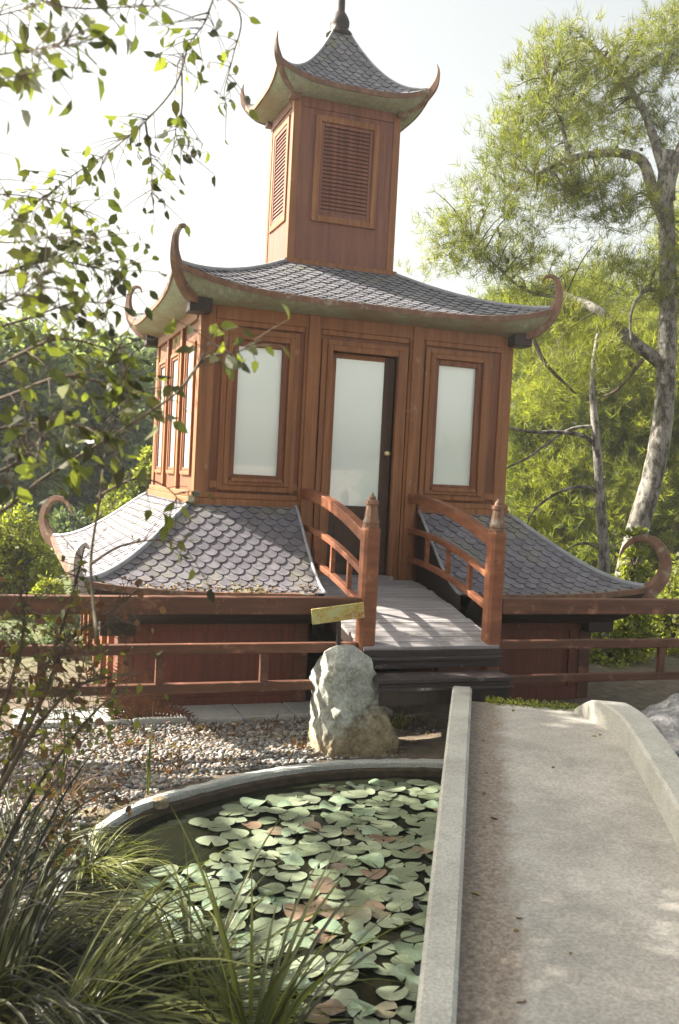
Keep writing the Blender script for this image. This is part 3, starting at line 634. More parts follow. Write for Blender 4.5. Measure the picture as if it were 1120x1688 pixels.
# ================================================================ BOULDER, ROCK, SIGN
def rock_mat(name, a, b_, c_, sc=4, dim=None):
    m, n, b = newmat(name); v = mapping(n); t = noise(n, v, sc, 9, .75); t2 = noise(n, v, sc*5, 6, .8)
    c = ramp(n, t.outputs[0], [(.35, a), (.5, b_), (.65, c_)]).outputs[0]
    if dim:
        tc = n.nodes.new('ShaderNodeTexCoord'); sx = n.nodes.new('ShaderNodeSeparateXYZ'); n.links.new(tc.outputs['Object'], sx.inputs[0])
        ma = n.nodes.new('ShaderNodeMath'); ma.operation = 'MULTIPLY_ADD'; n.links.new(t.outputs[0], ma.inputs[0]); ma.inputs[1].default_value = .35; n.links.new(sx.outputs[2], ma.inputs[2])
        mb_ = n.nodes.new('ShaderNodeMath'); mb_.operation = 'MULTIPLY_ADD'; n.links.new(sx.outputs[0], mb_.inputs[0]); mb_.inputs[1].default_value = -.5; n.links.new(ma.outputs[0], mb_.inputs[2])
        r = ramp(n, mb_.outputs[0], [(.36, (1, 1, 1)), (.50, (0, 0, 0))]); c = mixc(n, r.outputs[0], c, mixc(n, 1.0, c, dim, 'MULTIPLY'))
    c = mixc(n, .5, c, mixc(n, 1.0, c, ramp(n, t2.outputs[0], [(.35, (.4, .4, .4)), (.65, (1.5, 1.5, 1.5))]).outputs[0], 'MULTIPLY'))
    n.links.new(c, b.inputs['Base Color']); b.inputs['Roughness'].default_value = .9; bump(n, t2.outputs[0], b, .9, .03); return m
from mathutils import noise as mn
def rocky(name, rings, mat, loc, seed, amp=.04, freq=5, nseg=72, nz=60, squ=.25):
    # rings: (z, cx, cy, rx, ry); superellipse sections, faceted by noise
    mb = MB(); zz = [r[0] for r in rings]; zs = np.linspace(zz[0], zz[-1], nz)
    for z in zs:
        cx, cy, rx, ry = (np.interp(z, zz, [r[i] for r in rings]) for i in (1, 2, 3, 4))
        for k in range(nseg):
            t = 2*math.pi*k/nseg; c, s = math.cos(t), math.sin(t); e = 2/(2+squ*4)
            p = Vector((cx+rx*math.copysign(abs(c)**e, c), cy+ry*math.copysign(abs(s)**e, s), z))
            q = p*freq+Vector((seed, seed*2, 0)); d = mn.fractal(q, .9, 2.1, 5)*amp  + mn.noise(q*.35)*amp*1.2
            nv = Vector((c, s, .3)); mb.v.append(tuple(p+nv*d))
    for j in range(nz-1):
        for k in range(nseg): k2 = (k+1) % nseg; mb.f.append((j*nseg+k, j*nseg+k2, (j+1)*nseg+k2, (j+1)*nseg+k)); mb.m.append(0)
    mb.v.append((float(rings[-1][1]), float(rings[-1][2]), float(rings[-1][0])+.01)); ti = len(mb.v)-1
    for k in range(nseg): mb.f.append(((nz-1)*nseg+k, (nz-1)*nseg+(k+1) % nseg, ti)); mb.m.append(0)
    ob = mb.build(name, mat, smooth=True); ob.location = loc; return ob
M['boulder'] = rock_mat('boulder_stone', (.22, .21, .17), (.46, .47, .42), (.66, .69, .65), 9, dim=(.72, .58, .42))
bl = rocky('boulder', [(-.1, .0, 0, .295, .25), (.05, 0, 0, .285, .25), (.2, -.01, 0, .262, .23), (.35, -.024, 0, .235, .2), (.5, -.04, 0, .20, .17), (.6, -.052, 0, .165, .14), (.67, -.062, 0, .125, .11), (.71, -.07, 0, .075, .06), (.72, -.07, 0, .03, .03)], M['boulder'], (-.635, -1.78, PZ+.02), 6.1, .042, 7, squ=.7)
tag(bl, 'upright grey and brown weathered boulder beside the footbridge steps', 'boulder')
M['granite'] = rock_mat('speckled_granite', (.10, .10, .11), (.22, .22, .23), (.40, .40, .41), 14)
gr = rocky('rock', [(-.1, 0, 0, .8, .55), (.15, 0, 0, .78, .52), (.3, .02, 0, .66, .42), (.4, .03, 0, .45, .28), (.44, .03, 0, .2, .1)], M['granite'], (1.85, -2.75, -.05), 8.1, .06, 4, squ=.1)
tag(gr, 'low speckled grey granite rock behind the curved right kerb', 'rock')
sg = empty('sign', 'small blank weathered yellow board tilted on a short dark stake above the boulder', 'sign', (-.74, -1.76, .2)); SL = Vector((-.74, -1.76, .2))
mb = MB(); c0 = Vector((-.775, -1.76, .826)); ang = R(7.5)
def rot(p): x, z = p.x, p.z; return Vector((c0.x+x*math.cos(ang)-z*math.sin(ang), c0.y+p.y, c0.z+x*math.sin(ang)+z*math.cos(ang)))
mb.box(-.195, .195, -.02, .0, -.055, .055, 0, rot); mb.v = [tuple(Vector(v)-SL) for v in mb.v]
m, n, b = newmat('sign_board_paint'); v = mapping(n); t = noise(n, v, 12, 7, .75); t2 = noise(n, v, 45, 4, .8)
c = ramp(n, t.outputs[0], [(.38, (.30, .12, .04)), (.48, (.42, .32, .08)), (.62, (.40, .42, .2))]).outputs[0]; c = mixc(n, ramp(n, t2.outputs[0], [(.5, (0, 0, 0)), (.62, (.7, .7, .7))]).outputs[0], c, (.5, .48, .3))
n.links.new(c, b.inputs['Base Color']); b.inputs['Roughness'].default_value = .8
mb.build('board', m, sg, bevel=.004)
mb = MB(); mb.tube([(-.755, -1.735, .77), (-.75, -1.735, .68), (-.748, -1.735, .55)], [.016, .018, .02], 8); mb.v = [tuple(Vector(v)-SL) for v in mb.v]; mb.build('stake', M['dark'], sg)
# ================================================================ GRAVEL
def pebble_cloud(n, fn, r0, r1, seed):
    rg = np.random.default_rng(seed); ico = [(0, 0, 1), (.894, 0, .447), (.276, .851, .447), (-.724, .526, .447), (-.724, -.526, .447), (.276, -.851, .447), (.724, .526, -.447), (-.276, .851, -.447), (-.894, 0, -.447), (-.276, -.851, -.447), (.724, -.526, -.447), (0, 0, -1)]
    fc = [(0, 1, 2), (0, 2, 3), (0, 3, 4), (0, 4, 5), (0, 5, 1), (1, 6, 2), (2, 7, 3), (3, 8, 4), (4, 9, 5), (5, 10, 1), (6, 7, 2), (7, 8, 3), (8, 9, 4), (9, 10, 5), (10, 6, 1), (11, 7, 6), (11, 8, 7), (11, 9, 8), (11, 10, 9), (11, 6, 10)]
    ico = np.array(ico); V = []; Fc = []; k = 0
    while k < n:
        p = fn(rg)
        if p is None: continue
        r = rg.uniform(r0, r1)*(1.6 if rg.random() < .06 else 1); S = np.array([r*rg.uniform(.8, 1.5), r*rg.uniform(.7, 1.0), r*rg.uniform(.4, .7)])
        v = ico*S*(1+rg.uniform(-.12, .12, (12, 1))); a = rg.uniform(0, 6.28); c, s = math.cos(a), math.sin(a); tl = rg.uniform(-.3, .3)
        v = v@np.array([[1, 0, tl], [0, 1, 0], [-tl, 0, 1]]); v = np.stack([v[:, 0]*c-v[:, 1]*s, v[:, 0]*s+v[:, 1]*c, v[:, 2]], -1)+np.array([p[0], p[1], p[2]+S[2]*.4])
        V += v.tolist(); Fc += [tuple(i+12*k for i in f) for f in fc]; k += 1
    return V, Fc
def gfn(rg):
    x, y = rg.uniform(-4.0, .25), rg.uniform(-4.2, -.95)
    if float(signed(np.array([x]), np.array([y]))[0]) < .13: return None
    if x > -.25 and rg.random() < .8: return None
    return (x, y, PZ+rg.uniform(-.005, .012))
V, Fc = pebble_cloud(20000, gfn, .008, .019, 5)
m, n, b = newmat('pebble_stone'); g_ = n.nodes.new('ShaderNodeNewGeometry')
c = ramp(n, g_.outputs['Random Per Island'], [(0, (.10, .09, .08)), (.3, (.20, .20, .20)), (.6, (.30, .30, .29)), (.8, (.22, .14, .10)), (1, (.42, .41, .37))]).outputs[0]
v = mapping(n); t = noise(n, v, 40, 4); c = mixc(n, .5, c, mixc(n, 1.0, c, ramp(n, t.outputs[0], [(.3, (.5, .5, .5)), (.7, (1.4, 1.4, 1.4))]).outputs[0], 'MULTIPLY')); n.links.new(c, b.inputs['Base Color']); b.inputs['Roughness'].default_value = .8
mb = MB(); mb.v = V; mb.f = Fc; mb.m = [0]*len(Fc); ob = mb.build('pebbles', m, smooth=True); tag(ob, 'grey and pinkish pebbles spread between the pond and the pagoda', 'pebbles', kind='stuff')
# ================================================================ LILY PADS
def pad_mesh(kind):
    mb = MB(); n = 26; ph = random.uniform(0, 6.28); rings = 4; amp = {'flat': .035, 'curl': .24, 'brown': .13}[kind]; a0 = random.choice([.06, .12, .2])
    mb.v.append((0, 0, 0)); kk = random.choice([2, 3]); 
    for r in range(1, rings+1):
        for i in range(n):
            t = a0+(2*math.pi-2*a0)*i/(n-1); rad = r/rings*(1+(.07*math.sin(2*t+ph*2)+.04*math.sin(3*t+ph)+random.uniform(-.02, .02))*(r/rings))
            z = amp*(r/rings)**2.5*math.sin(kk*t+ph)+.03*(r/rings)**4+(.14*max(0, math.sin(t+ph))**3*(r/rings)**4 if kind == 'curl' else 0)
            mb.v.append((rad*math.cos(t), rad*math.sin(t), z))
    for i in range(n-1):
        mb.f.append((0, 1+i, 2+i)); mb.m.append(0)
        for r in range(rings-1): a = 1+r*n+i; mb.f.append((a, a+n, a+n+1, a+1)); mb.m.append(0)
    me = bpy.data.meshes.new('lily_pad'); me.from_pydata(mb.v, [], mb.f); me.polygons.foreach_set('use_smooth', [True]*len(mb.f)); return me
def pad_mat(name, a, b_, c_):
    m, n, b = newmat(name); oi = n.nodes.new('ShaderNodeObjectInfo'); c = ramp(n, oi.outputs['Random'], [(0, a), (.5, b_), (1, c_)]).outputs[0]
    v = mapping(n); t = noise(n, v, 2.5, 5); c = mixc(n, ramp(n, t.outputs[0], [(.55, (0, 0, 0)), (.75, (.7, .7, .7))]).outputs[0], c, tuple(x*.6 for x in (.35, .22, .08)))
    # radial veins
    gr_ = n.nodes.new('ShaderNodeTexGradient'); gr_.gradient_type = 'RADIAL'; n.links.new(v, gr_.inputs[0]); wv = n.nodes.new('ShaderNodeMath'); wv.operation = 'MULTIPLY'; wv.inputs[1].default_value = 88; n.links.new(gr_.outputs[1], wv.inputs[0])
    sn = n.nodes.new('ShaderNodeMath'); sn.operation = 'SINE'; n.links.new(wv.outputs[0], sn.inputs[0]); vr = ramp(n, sn.outputs[0], [(.8, (1, 1, 1)), (1, (1.25, 1.25, 1.2))]); c = mixc(n, 1.0, c, vr.outputs[0], 'MULTIPLY')
    n.links.new(c, b.inputs['Base Color']); b.inputs['Roughness'].default_value = .3; b.inputs['Specular IOR Level'].default_value = .9; bump(n, t.outputs[0], b, .2, .05); return m
PM = {'flat': pad_mat('pad_green', (.115, .15, .09), (.18, .22, .145), (.25, .29, .20)), 'curl': pad_mat('pad_pale', (.14, .20, .13), (.19, .26, .17), (.24, .31, .22)), 'brown': pad_mat('pad_brown', (.14, .09, .06), (.18, .13, .09), (.16, .16, .10))}
pads = {k: [pad_mesh(k) for _ in range(9)] for k in PM}
for k in PM:
    for me in pads[k]: me.materials.append(PM[k])
PLAB = {'flat': 'round green lily pad lying flat on the dark pond', 'curl': 'pale lily pad with its edge curled up from the pond', 'brown': 'reddish-brown withered lily pad floating on the pond'}
placed = []; rgp = np.random.default_rng(11); tries = 0
def density(u, v):
    if u > 730: return 0
    if v < 1290: return .22 if u > 520 else 0
    if v < 1350 and u < 420: return .15
    lim = 320 if v < 1400 else (300 if v < 1430 else 260)
    if v < 1450 and u < lim: return 0
    if v >= 1450 and u < 190: return 0
    for (hu, hv, ru, rv) in ((300, 1400, 60, 40), (350, 1445, 70, 22), (660, 1545, 60, 18), (500, 1590, 60, 35), (560, 1640, 70, 22), (430, 1460, 30, 12), (450, 1365, 24, 10)):
        if ((u-hu)/ru)**2+((v-hv)/rv)**2 < 1: return .06
    return 1
while len(placed) < 298 and tries < 60000:
    tries += 1; x, y = rgp.uniform(-2.8, .2), rgp.uniform(-6.0, -2.25)
    q = np.array([x, y, WZ])-CAM; dd = q@_F; u, v = 560+FPX*(q@_R)/dd, 844-FPX*(q@_U)/dd
    if not (200 < u < 760 and v < 1790) or rgp.random() > density(u, v): continue
    r = rgp.uniform(.05, .088)
    if float(signed(np.array([x]), np.array([y]))[0]) > -.13-r: continue
    if any((x-a)**2+(y-b_)**2 < ((r+c_)*.7)**2 for a, b_, c_ in placed): continue
    placed.append((x, y, r)); br = .2 if (520 < u < 720 and 1380 < v < 1560) else .05
    kind = 'brown' if rgp.random() < br*1.3 else ('curl' if rgp.random() < (.12 if y > -3.4 else .3) else 'flat')
    ob = bpy.data.objects.new('lily_pad', pads[kind][rgp.integers(9)]); scene.collection.objects.link(ob)
    ob.location = (x, y, WZ+.004+rgp.uniform(0, .014)); ob.scale = (r, r, r*(1.0)); ob.rotation_euler = (rgp.normal(0, .05), rgp.normal(0, .05), rgp.uniform(0, 6.28))
    tag(ob, PLAB[kind], 'lily pad', PLAB[kind].split(' ')[0]+' lily pads on the pond')
# ================================================================ VEGETATION
def leafquads(C, N, L, Wd, rg, fold=.25, bend=.15):
    """ovate leaves: 6-corner outlines at C, long axis N"""
    k = len(C); N = N/np.linalg.norm(N, axis=1, keepdims=True); A = rg.normal(size=(k, 3)); S = np.cross(N, A); S /= np.linalg.norm(S, axis=1, keepdims=True); Q = np.cross(S, N)
    prof = [(0, 0, 0), (.28, .42, 1), (.62, .40, 1), (1, 0, 0), (.62, -.40, 1), (.28, -.42, 1)]
    out = np.zeros((k, 6, 3)); L = L[:, None]; Wd = Wd[:, None]
    for i, (a, b_, f) in enumerate(prof): out[:, i] = C+N*L*a+S*Wd*b_*1.2+Q*Wd*(fold*f*.5)-Q*L*bend*a*a
    return out.reshape(-1, 3)
def ell_points(rg, c, r, n, shell=.35):
    d = rg.normal(size=(n, 3)); d /= np.linalg.norm(d, axis=1, keepdims=True); rad = (shell+(1-shell)*rg.random(n))**.6
    return np.array(c)+d*np.array(r)*rad[:, None], d
def blob(u, v, ru, rv, d, rd=None):
    c = at(u, v, d); s = d/FPX; return (np.array(c), (ru*s, (rd if rd else (ru+rv)/2*s), rv*s))
def tufts(blobs, dens, rg, nl=.14, nw=.008, per=12, subn=9, subr=.33):
    """pine foliage: twig-end tufts gathered in clumps inside each crown lobe"""
    T = []; Dn = []
    for c, r in blobs:
        vol = r[0]*r[1]*r[2]; n = max(6, int(dens*vol**.667))
        P_, d = ell_points(rg, c, r, n, .1)
        for p, dd in zip(P_, d):
            m_ = rg.integers(subn//2, subn+3); sr = subr*rg.uniform(.6, 1.3); q = p+rg.normal(size=(m_, 3))*np.array([sr, sr, sr*.45])*.6
            T.append(q); dr = dd*.6+np.array([0, 0, .7])+rg.normal(size=(m_, 3))*.45; Dn.append(dr)
    T = np.concatenate(T); Dn = np.concatenate(Dn); Dn /= np.linalg.norm(Dn, axis=1, keepdims=True)
    k = len(T); C = np.repeat(T, per, 0); N = np.repeat(Dn, per, 0)+rg.normal(size=(k*per, 3))*.55; N /= np.linalg.norm(N, axis=1, keepdims=True)
    S = np.cross(N, rg.normal(size=(k*per, 3))); S /= np.linalg.norm(S, axis=1, keepdims=True); L = nl*rg.uniform(.7, 1.2, (k*per, 1))
    off = -N*0+rg.normal(size=(k*per, 3))*.02
    V = np.stack([C+off-S*nw/2, C+off+S*nw/2, C+off+N*L], 1); return V.reshape(-1, 3), T
def limb(mb, pts, r0, r1, n=10, wob=.06, sub=4):
    pts = [Vector(p) for p in pts]; out = []
    for i in range(len(pts)-1):
        p0, p1, p2, p3 = pts[max(i-1, 0)], pts[i], pts[i+1], pts[min(i+2, len(pts)-1)]
        for s in range(sub): t = s/sub; out.append(.5*((2*p1)+(-p0+p2)*t+(2*p0-5*p1+4*p2-p3)*t*t+(-p0+3*p1-3*p2+p3)*t**3))
    out.append(pts[-1]); L = len(out); mb.tube(out, [r0+(r1-r0)*(i/(L-1)) for i in range(L)], n, wob=wob); return out
LIMBS = []
def px(lst, d): return [at(u, v, d+(dd if isinstance(dd, (int, float)) else 0)) for u, v, dd in [(q+(0,))[:3] for q in lst]]
def twigs(mb, T, hubs, rg, n, r=.012):
    for i in rg.choice(len(T), min(n, len(T)), replace=False):
        p = Vector(T[i]); h = min(hubs, key=lambda a: (a-p).length); m_ = (p+h)/2+Vector((0, 0, .12*(p-h).length))
        limb(mb, [h, m_, p], r, r*.25, 5, 0, 3)
# --- the big pine on the right
DP = 11.5; rg = np.random.default_rng(21)
pine = empty('pine_tree', 'large pine with pale patchy forked trunk and airy crown above the right railing', 'tree', onz(1030, 990, PZ))
PL_ = Vector(pine.location)
def V(mb, name, mat, par, L, **k): mb.v = [(a-L.x, b_-L.y, c_-L.z) for a, b_, c_ in mb.v]; return mb.build(name, mat, par, **k)
b0 = at(1030, 960, DP); base = Vector((b0.x-.1, b0.y, PZ-.1)); pine.location = base; PL_ = base.copy()
mb = MB(); tr = limb(mb, [base]+px([(1033, 950), (1055, 860), (1078, 780), (1093, 690), (1100, 590), (1102, 480), (1100, 380), (1096, 310), (1102, 250)], DP), .145, .085, 16, .05, 6)
V(mb, 'trunk', M['bark_pale'], pine, PL_, smooth=True)
mb = MB(); hub = []
hub += limb(mb, px([(1092, 600), (1040, 560), (985, 512), (945, 492, .3), (900, 470, .5)], DP), .085, .035, 10)
hub += limb(mb, px([(1098, 365), (1078, 320), (1058, 265), (1010, 252, -.2), (940, 262, -.4), (880, 290, -.5)], DP), .085, .03, 10)
hub += limb(mb, px([(1100, 330), (1105, 290), (1135, 210), (1150, 60)], DP), .10, .05, 10)
hub += limb(mb, px([(1100, 300), (1090, 270), (1060, 180, .3), (1000, 100, .5), (960, 60, .6)], DP), .07, .02, 8)
hub += limb(mb, px([(940, 262, -.4), (925, 200, -.3), (905, 130, -.2)], DP), .03, .01, 6)
hub += limb(mb, px([(945, 492, .3), (870, 480, .6), (820, 440, .8), (780, 400, .9)], DP), .03, .01, 6)
hub += limb(mb, px([(1098, 500), (1080, 478), (1060, 480, -.2), (1040, 520, -.3), (1042, 570, -.3)], DP), .03, .012, 6)
V(mb, 'branch', M['bark_pale'], pine, PL_, smooth=True)
mb = MB(); h2 = limb(mb, px([(1060, 592), (1020, 640), (990, 655, .2)], DP), .03, .012, 6); h2 += limb(mb, px([(880, 560), (900, 600), (935, 635), (950, 650)], DP-.4), .03, .012, 6)
crown = [blob(905, 105, 50, 75, DP), blob(900, 200, 75, 70, DP), blob(960, 165, 55, 60, DP+.5), blob(890, 280, 85, 60, DP-.3), blob(1000, 110, 50, 55, DP+.4), blob(1060, 110, 55, 80, DP+.6), blob(1110, 60, 45, 90, DP+.3),
         blob(845, 230, 35, 60, DP), blob(980, 300, 70, 50, DP-.2), blob(1030, 350, 50, 55, DP-.2), blob(930, 330, 60, 35, DP), blob(775, 330, 25, 50, DP+.8), blob(765, 400, 40, 50, DP+.8), blob(810, 435, 60, 40, DP+.7), blob(850, 380, 45, 22, DP+.6),
         blob(870, 475, 60, 25, DP+.4), blob(1065, 470, 45, 60, DP), blob(880, 430, 55, 26, DP+.9), blob(950, 470, 55, 30, DP+1), blob(1010, 440, 40, 30, DP+.8), blob(830, 330, 35, 35, DP+.5), blob(740, 385, 25, 35, DP+.9), blob(700, 440, 25, 18, DP+1.2), blob(930, 60, 30, 35, DP+.2), blob(1110, 430, 30, 90, DP+.3), blob(1000, 215, 60, 40, DP+.6), blob(1110, 220, 40, 70, DP+.5), blob(950, 560, 70, 40, DP+.4), blob(1020, 620, 50, 35, DP+.4), blob(905, 610, 35, 30, DP)]
Vn, T = tufts(crown, 215, rg, nl=.16, nw=.0075, per=11, subn=7, subr=.3)
twigs(mb, T, hub, rg, 170, .012); V(mb, 'branch', M['bark_dark'], pine, PL_)
np_mesh('crown', Vn-np.array(PL_), 3, M['needles'], pine)
cmesh = None
for i in rg.choice(len(T), 60, replace=False):
    if cmesh is None:
        mb = MB(); mb.tube([(0, 0, 0), (0, 0, -.03), (.01, 0, -.06), (.01, 0, -.085)], [.008, .026, .02, .004], 7); co = mb.build('cone', M['bark_dark'], pine); cmesh = co.data
    else: co = bpy.data.objects.new('cone', cmesh); scene.collection.objects.link(co); co.parent = pine
    hq = min(hub, key=lambda a: (a-Vector(T[i])).length); co.location = Vector(T[i]).lerp(hq, .35)-PL_; co.rotation_euler = (rg.normal()*.3, rg.normal()*.3, rg.uniform(0, 6))
# --- slender pine behind it
DS = 10.8; L0 = at(1000, 960, DS); L0.z = PZ-.1
sp = empty('slender_pine', 'slender pine trunk with arching bare lower branches between the pagoda and big pine', 'tree', L0)
mb = MB(); st = limb(mb, [L0]+px([(996, 940), (992, 850), (986, 760), (980, 690), (977, 640), (980, 590), (986, 550)], DS), .075, .018, 12, .05, 5)
V(mb, 'trunk', M['bark_pale'], sp, L0, smooth=True)
for p_, a_, b_ in (([(984, 735), (960, 718), (920, 712), (880, 712), (835, 705), (800, 700)], .03, .012), ([(975, 703), (945, 706), (915, 722), (870, 755), (835, 772), (815, 790)], .02, .009), ([(988, 812), (965, 802), (930, 808), (895, 828), (875, 850), (868, 870)], .024, .008),
                   ([(900, 826), (880, 836), (855, 832)], .01, .005), ([(990, 905), (965, 895), (940, 903), (925, 918)], .018, .006), ([(993, 912), (1010, 900), (1030, 890)], .012, .005), ([(990, 840), (968, 836), (955, 828)], .008, .004)):
    mb = MB(); limb(mb, px(p_, DS), a_, b_, 8); V(mb, 'branch', M['bark_pale'], sp, L0, smooth=True)
cr2 = [blob(975, 640, 45, 30, DS+.2), blob(985, 560, 45, 40, DS-.1), blob(940, 590, 40, 25, DS), blob(975, 560, 50, 50, DS+.5), blob(930, 520, 40, 25, DS+.5), blob(1010, 450, 35, 40, DS+.5), blob(890, 870, 20, 14, DS), blob(880, 900, 18, 12, DS)]
Vn, T = tufts(cr2, 110, rg, nl=.14, nw=.008, per=11, subn=6, subr=.15); np_mesh('crown', Vn-np.array(L0), 3, M['needles'], sp)
# --- bright pines further back on the right
def far_pine(label, trunk, d, blobs, dens, seed, r0=.2):
    rg = np.random.default_rng(seed); b0 = at(trunk[0][0], trunk[0][1], d); L = Vector((b0.x, b0.y, PZ-.1)); o = empty('pine_tree', label, 'tree', L, 'pines behind the pagoda')
    mb = MB(); h = limb(mb, [L]+px(trunk, d), r0, r0*.3, 10); V(mb, 'trunk', M['bark_dark'], o, L, smooth=True)
    Vn, T = tufts([blob(*b_, d+rg.uniform(-1, 1)) for b_ in blobs], dens*1.5, rg, nl=.2, nw=.012, per=10, subn=8, subr=.34)
    mb = MB(); twigs(mb, T, h, rg, 90, .02); V(mb, 'branch', M['bark_dark'], o, L); np_mesh('crown', Vn-np.array(L), 3, M['needles_far'], o)
far_pine('bright yellow-green pine right behind the slender trunk', [(940, 1000), (935, 800), (930, 600), (925, 480)], 17, [(900, 560, 80, 60), (960, 640, 90, 70), (880, 700, 70, 70), (950, 790, 90, 70), (880, 850, 60, 60), (1000, 720, 60, 60), (930, 500, 60, 40), (850, 520, 60, 40), (990, 500, 50, 50), (990, 880, 80, 70), (900, 930, 70, 60), (850, 620, 50, 60), (850, 780, 40, 60)], 210, 31)
far_pine('yellow-green pine seen past the big forked trunk at the right edge', [(1100, 1000), (1110, 800), (1120, 560), (1125, 420)], 16, [(1090, 600, 60, 80), (1130, 700, 70, 90), (1060, 700, 50, 60), (1080, 800, 70, 70), (1120, 900, 80, 90), (1050, 880, 60, 60), (1040, 560, 50, 60), (1110, 500, 60, 60), (1060, 960, 70, 60), (1150, 380, 50, 100)], 210, 32)
# ---- leafy shrubs and trees
def leafy(name, label, cat, base, blobs, mat, n, L, seed, trunk=None, rt=.08, group=None, per=14, tmat=None, sub=.12, bend=.15):
    rg = np.random.default_rng(seed); base = Vector(base); o = empty(name, label, cat, base, group); C = []; N = []
    vols = np.array([(r[0]*r[1]*r[2])**.667 for c, r in blobs]); cnt = np.maximum(3, (vols/vols.sum()*n/per).astype(int)); T = []
    for (c, r), k in zip(blobs, cnt):
        P_, d = ell_points(rg, c, r, k, .25); T.append(P_)
        q = np.repeat(P_, per, 0)+rg.normal(size=(k*per, 3))*sub*np.mean(r); C.append(q); N.append(np.repeat(d, per, 0)*.7+rg.normal(size=(k*per, 3))*.8+np.array([0, 0, -.15]))
    C = np.concatenate(C); N = np.concatenate(N); T = np.concatenate(T); k = len(C)
    Ls = L*rg.uniform(.6, 1.25, k); Vv = leafquads(C, N, Ls, Ls*rg.uniform(.4, .6, k), rg, bend=bend)
    mb = MB(); cen = sum((Vector(c) for c, r in blobs), Vector())/len(blobs); h = limb(mb, trunk or [base, base.lerp(cen, .5)+Vector((.05, 0, 0)), cen], rt, rt*.4, 8)
    V(mb, 'trunk' if cat == 'tree' else 'stem', tmat or M['bark_dark'], o, base, smooth=True)
    mb = MB(); twigs(mb, T, h, rg, 60, rt*.3); V(mb, 'branch', tmat or M['bark_dark'], o, base)
    np_mesh('crown' if cat == 'tree' else 'foliage', Vv-np.array(base), 6, mat, o); return o
def gb(u, v, d): p = at(u, v, d); return (p.x, p.y, PZ-.05)
# right: undergrowth along the rail
leafy('shrub', 'bright leafy shrub behind the right railing next to the pagoda corner', 'shrub', gb(1010, 1080, 11), [blob(1000, 1085, 55, 60, 11), blob(1040, 1040, 40, 40, 11), blob(1010, 1130, 60, 35, 10.6), blob(985, 1110, 25, 40, 10.6)], M['leaf_shrub'], 7000, .07, 41)
leafy('shrub', 'yellow-green shrub under the big pine at the right edge', 'shrub', gb(1100, 1060, 12), [blob(1090, 1040, 60, 60, 12), blob(1120, 1100, 60, 50, 11.5), blob(1060, 1100, 50, 50, 11.8), blob(1130, 980, 50, 60, 12)], M['leaf_shrub'], 8000, .07, 42)
leafy('shrub', 'small leafy clump at the foot of the big pine trunk', 'shrub', gb(1045, 900, 11.2), [blob(1050, 885, 20, 18, 11.1), blob(1045, 925, 25, 30, 11.1), blob(1040, 970, 40, 35, 11.1), blob(1035, 1020, 40, 40, 11.1)], M['leaf_shrub'], 2200, .07, 43, rt=.04)
leafy('shrub', 'tall bright thicket far behind the right railing', 'shrub', gb(960, 1000, 19), [blob(900, 960, 90, 60, 19), blob(1000, 960, 90, 70, 19), blob(1100, 960, 90, 70, 19), blob(1060, 1060, 120, 60, 18), blob(1130, 860, 60, 80, 19)], M['leaf_shrub'], 16000, .13, 44)
# left background
M['leaf_hazy'] = foliage('haze_tinted_leaves', [(.08, .105, .085), (.15, .19, .13), (.25, .29, .19)], .5, sc=.5)  # distance haze put into the leaf colour, paler than the other far leaves
leafy('broadleaf_tree', 'hazy blue-green tree mass at the far left edge', 'tree', gb(20, 900, 20), [blob(-30, 640, 80, 110, 20), blob(40, 620, 70, 90, 20), blob(20, 740, 90, 90, 20), blob(-20, 830, 90, 80, 20)], M['leaf_hazy'], 26000, .17, 51, rt=.25, group='hazy trees behind the pagoda')
leafy('broadleaf_tree', 'hazy grey-green tree between the left edge and the pagoda roof', 'tree', gb(140, 900, 23), [blob(120, 640, 70, 80, 23), blob(180, 620, 60, 60, 23), blob(150, 730, 80, 80, 23), blob(110, 820, 80, 70, 23), blob(200, 760, 60, 80, 23)], M['leaf_hazy'], 26000, .19, 52, rt=.25, group='hazy trees behind the pagoda')
leafy('broadleaf_tree', 'hazy dark tree touching the left wall of the pagoda', 'tree', gb(250, 900, 27), [blob(240, 620, 60, 60, 27), blob(280, 680, 80, 80, 27), blob(240, 760, 70, 80, 27), blob(300, 800, 80, 80, 27)], M['leaf_hazy'], 24000, .21, 53, rt=.25, group='hazy trees behind the pagoda')
leafy('shrub', 'pale green rounded bush peeping over the left lower roof', 'shrub', gb(225, 860, 16), [blob(225, 800, 30, 25, 16), blob(245, 780, 20, 40, 16), blob(200, 840, 40, 30, 16), blob(250, 840, 60, 40, 16)], M['leaf_shrub'], 6000, .08, 54)
leafy('shrub', 'sunlit yellow-green shrub behind the left end of the railing', 'shrub', gb(40, 960, 12), [blob(20, 880, 50, 50, 12), blob(60, 930, 45, 50, 12), blob(-20, 930, 60, 80, 12), blob(20, 990, 80, 50, 12), blob(80, 990, 40, 40, 11.5)], M['leaf_shrub'], 10000, .06, 55)
leafy('shrub', 'shaded thicket behind the lily pond at the far left', 'shrub', gb(60, 1100, 12), [blob(20, 1090, 80, 60, 12), blob(90, 1100, 45, 60, 11.5), blob(-40, 1020, 80, 80, 12)], M['leaf_rust'], 7000, .06, 56)
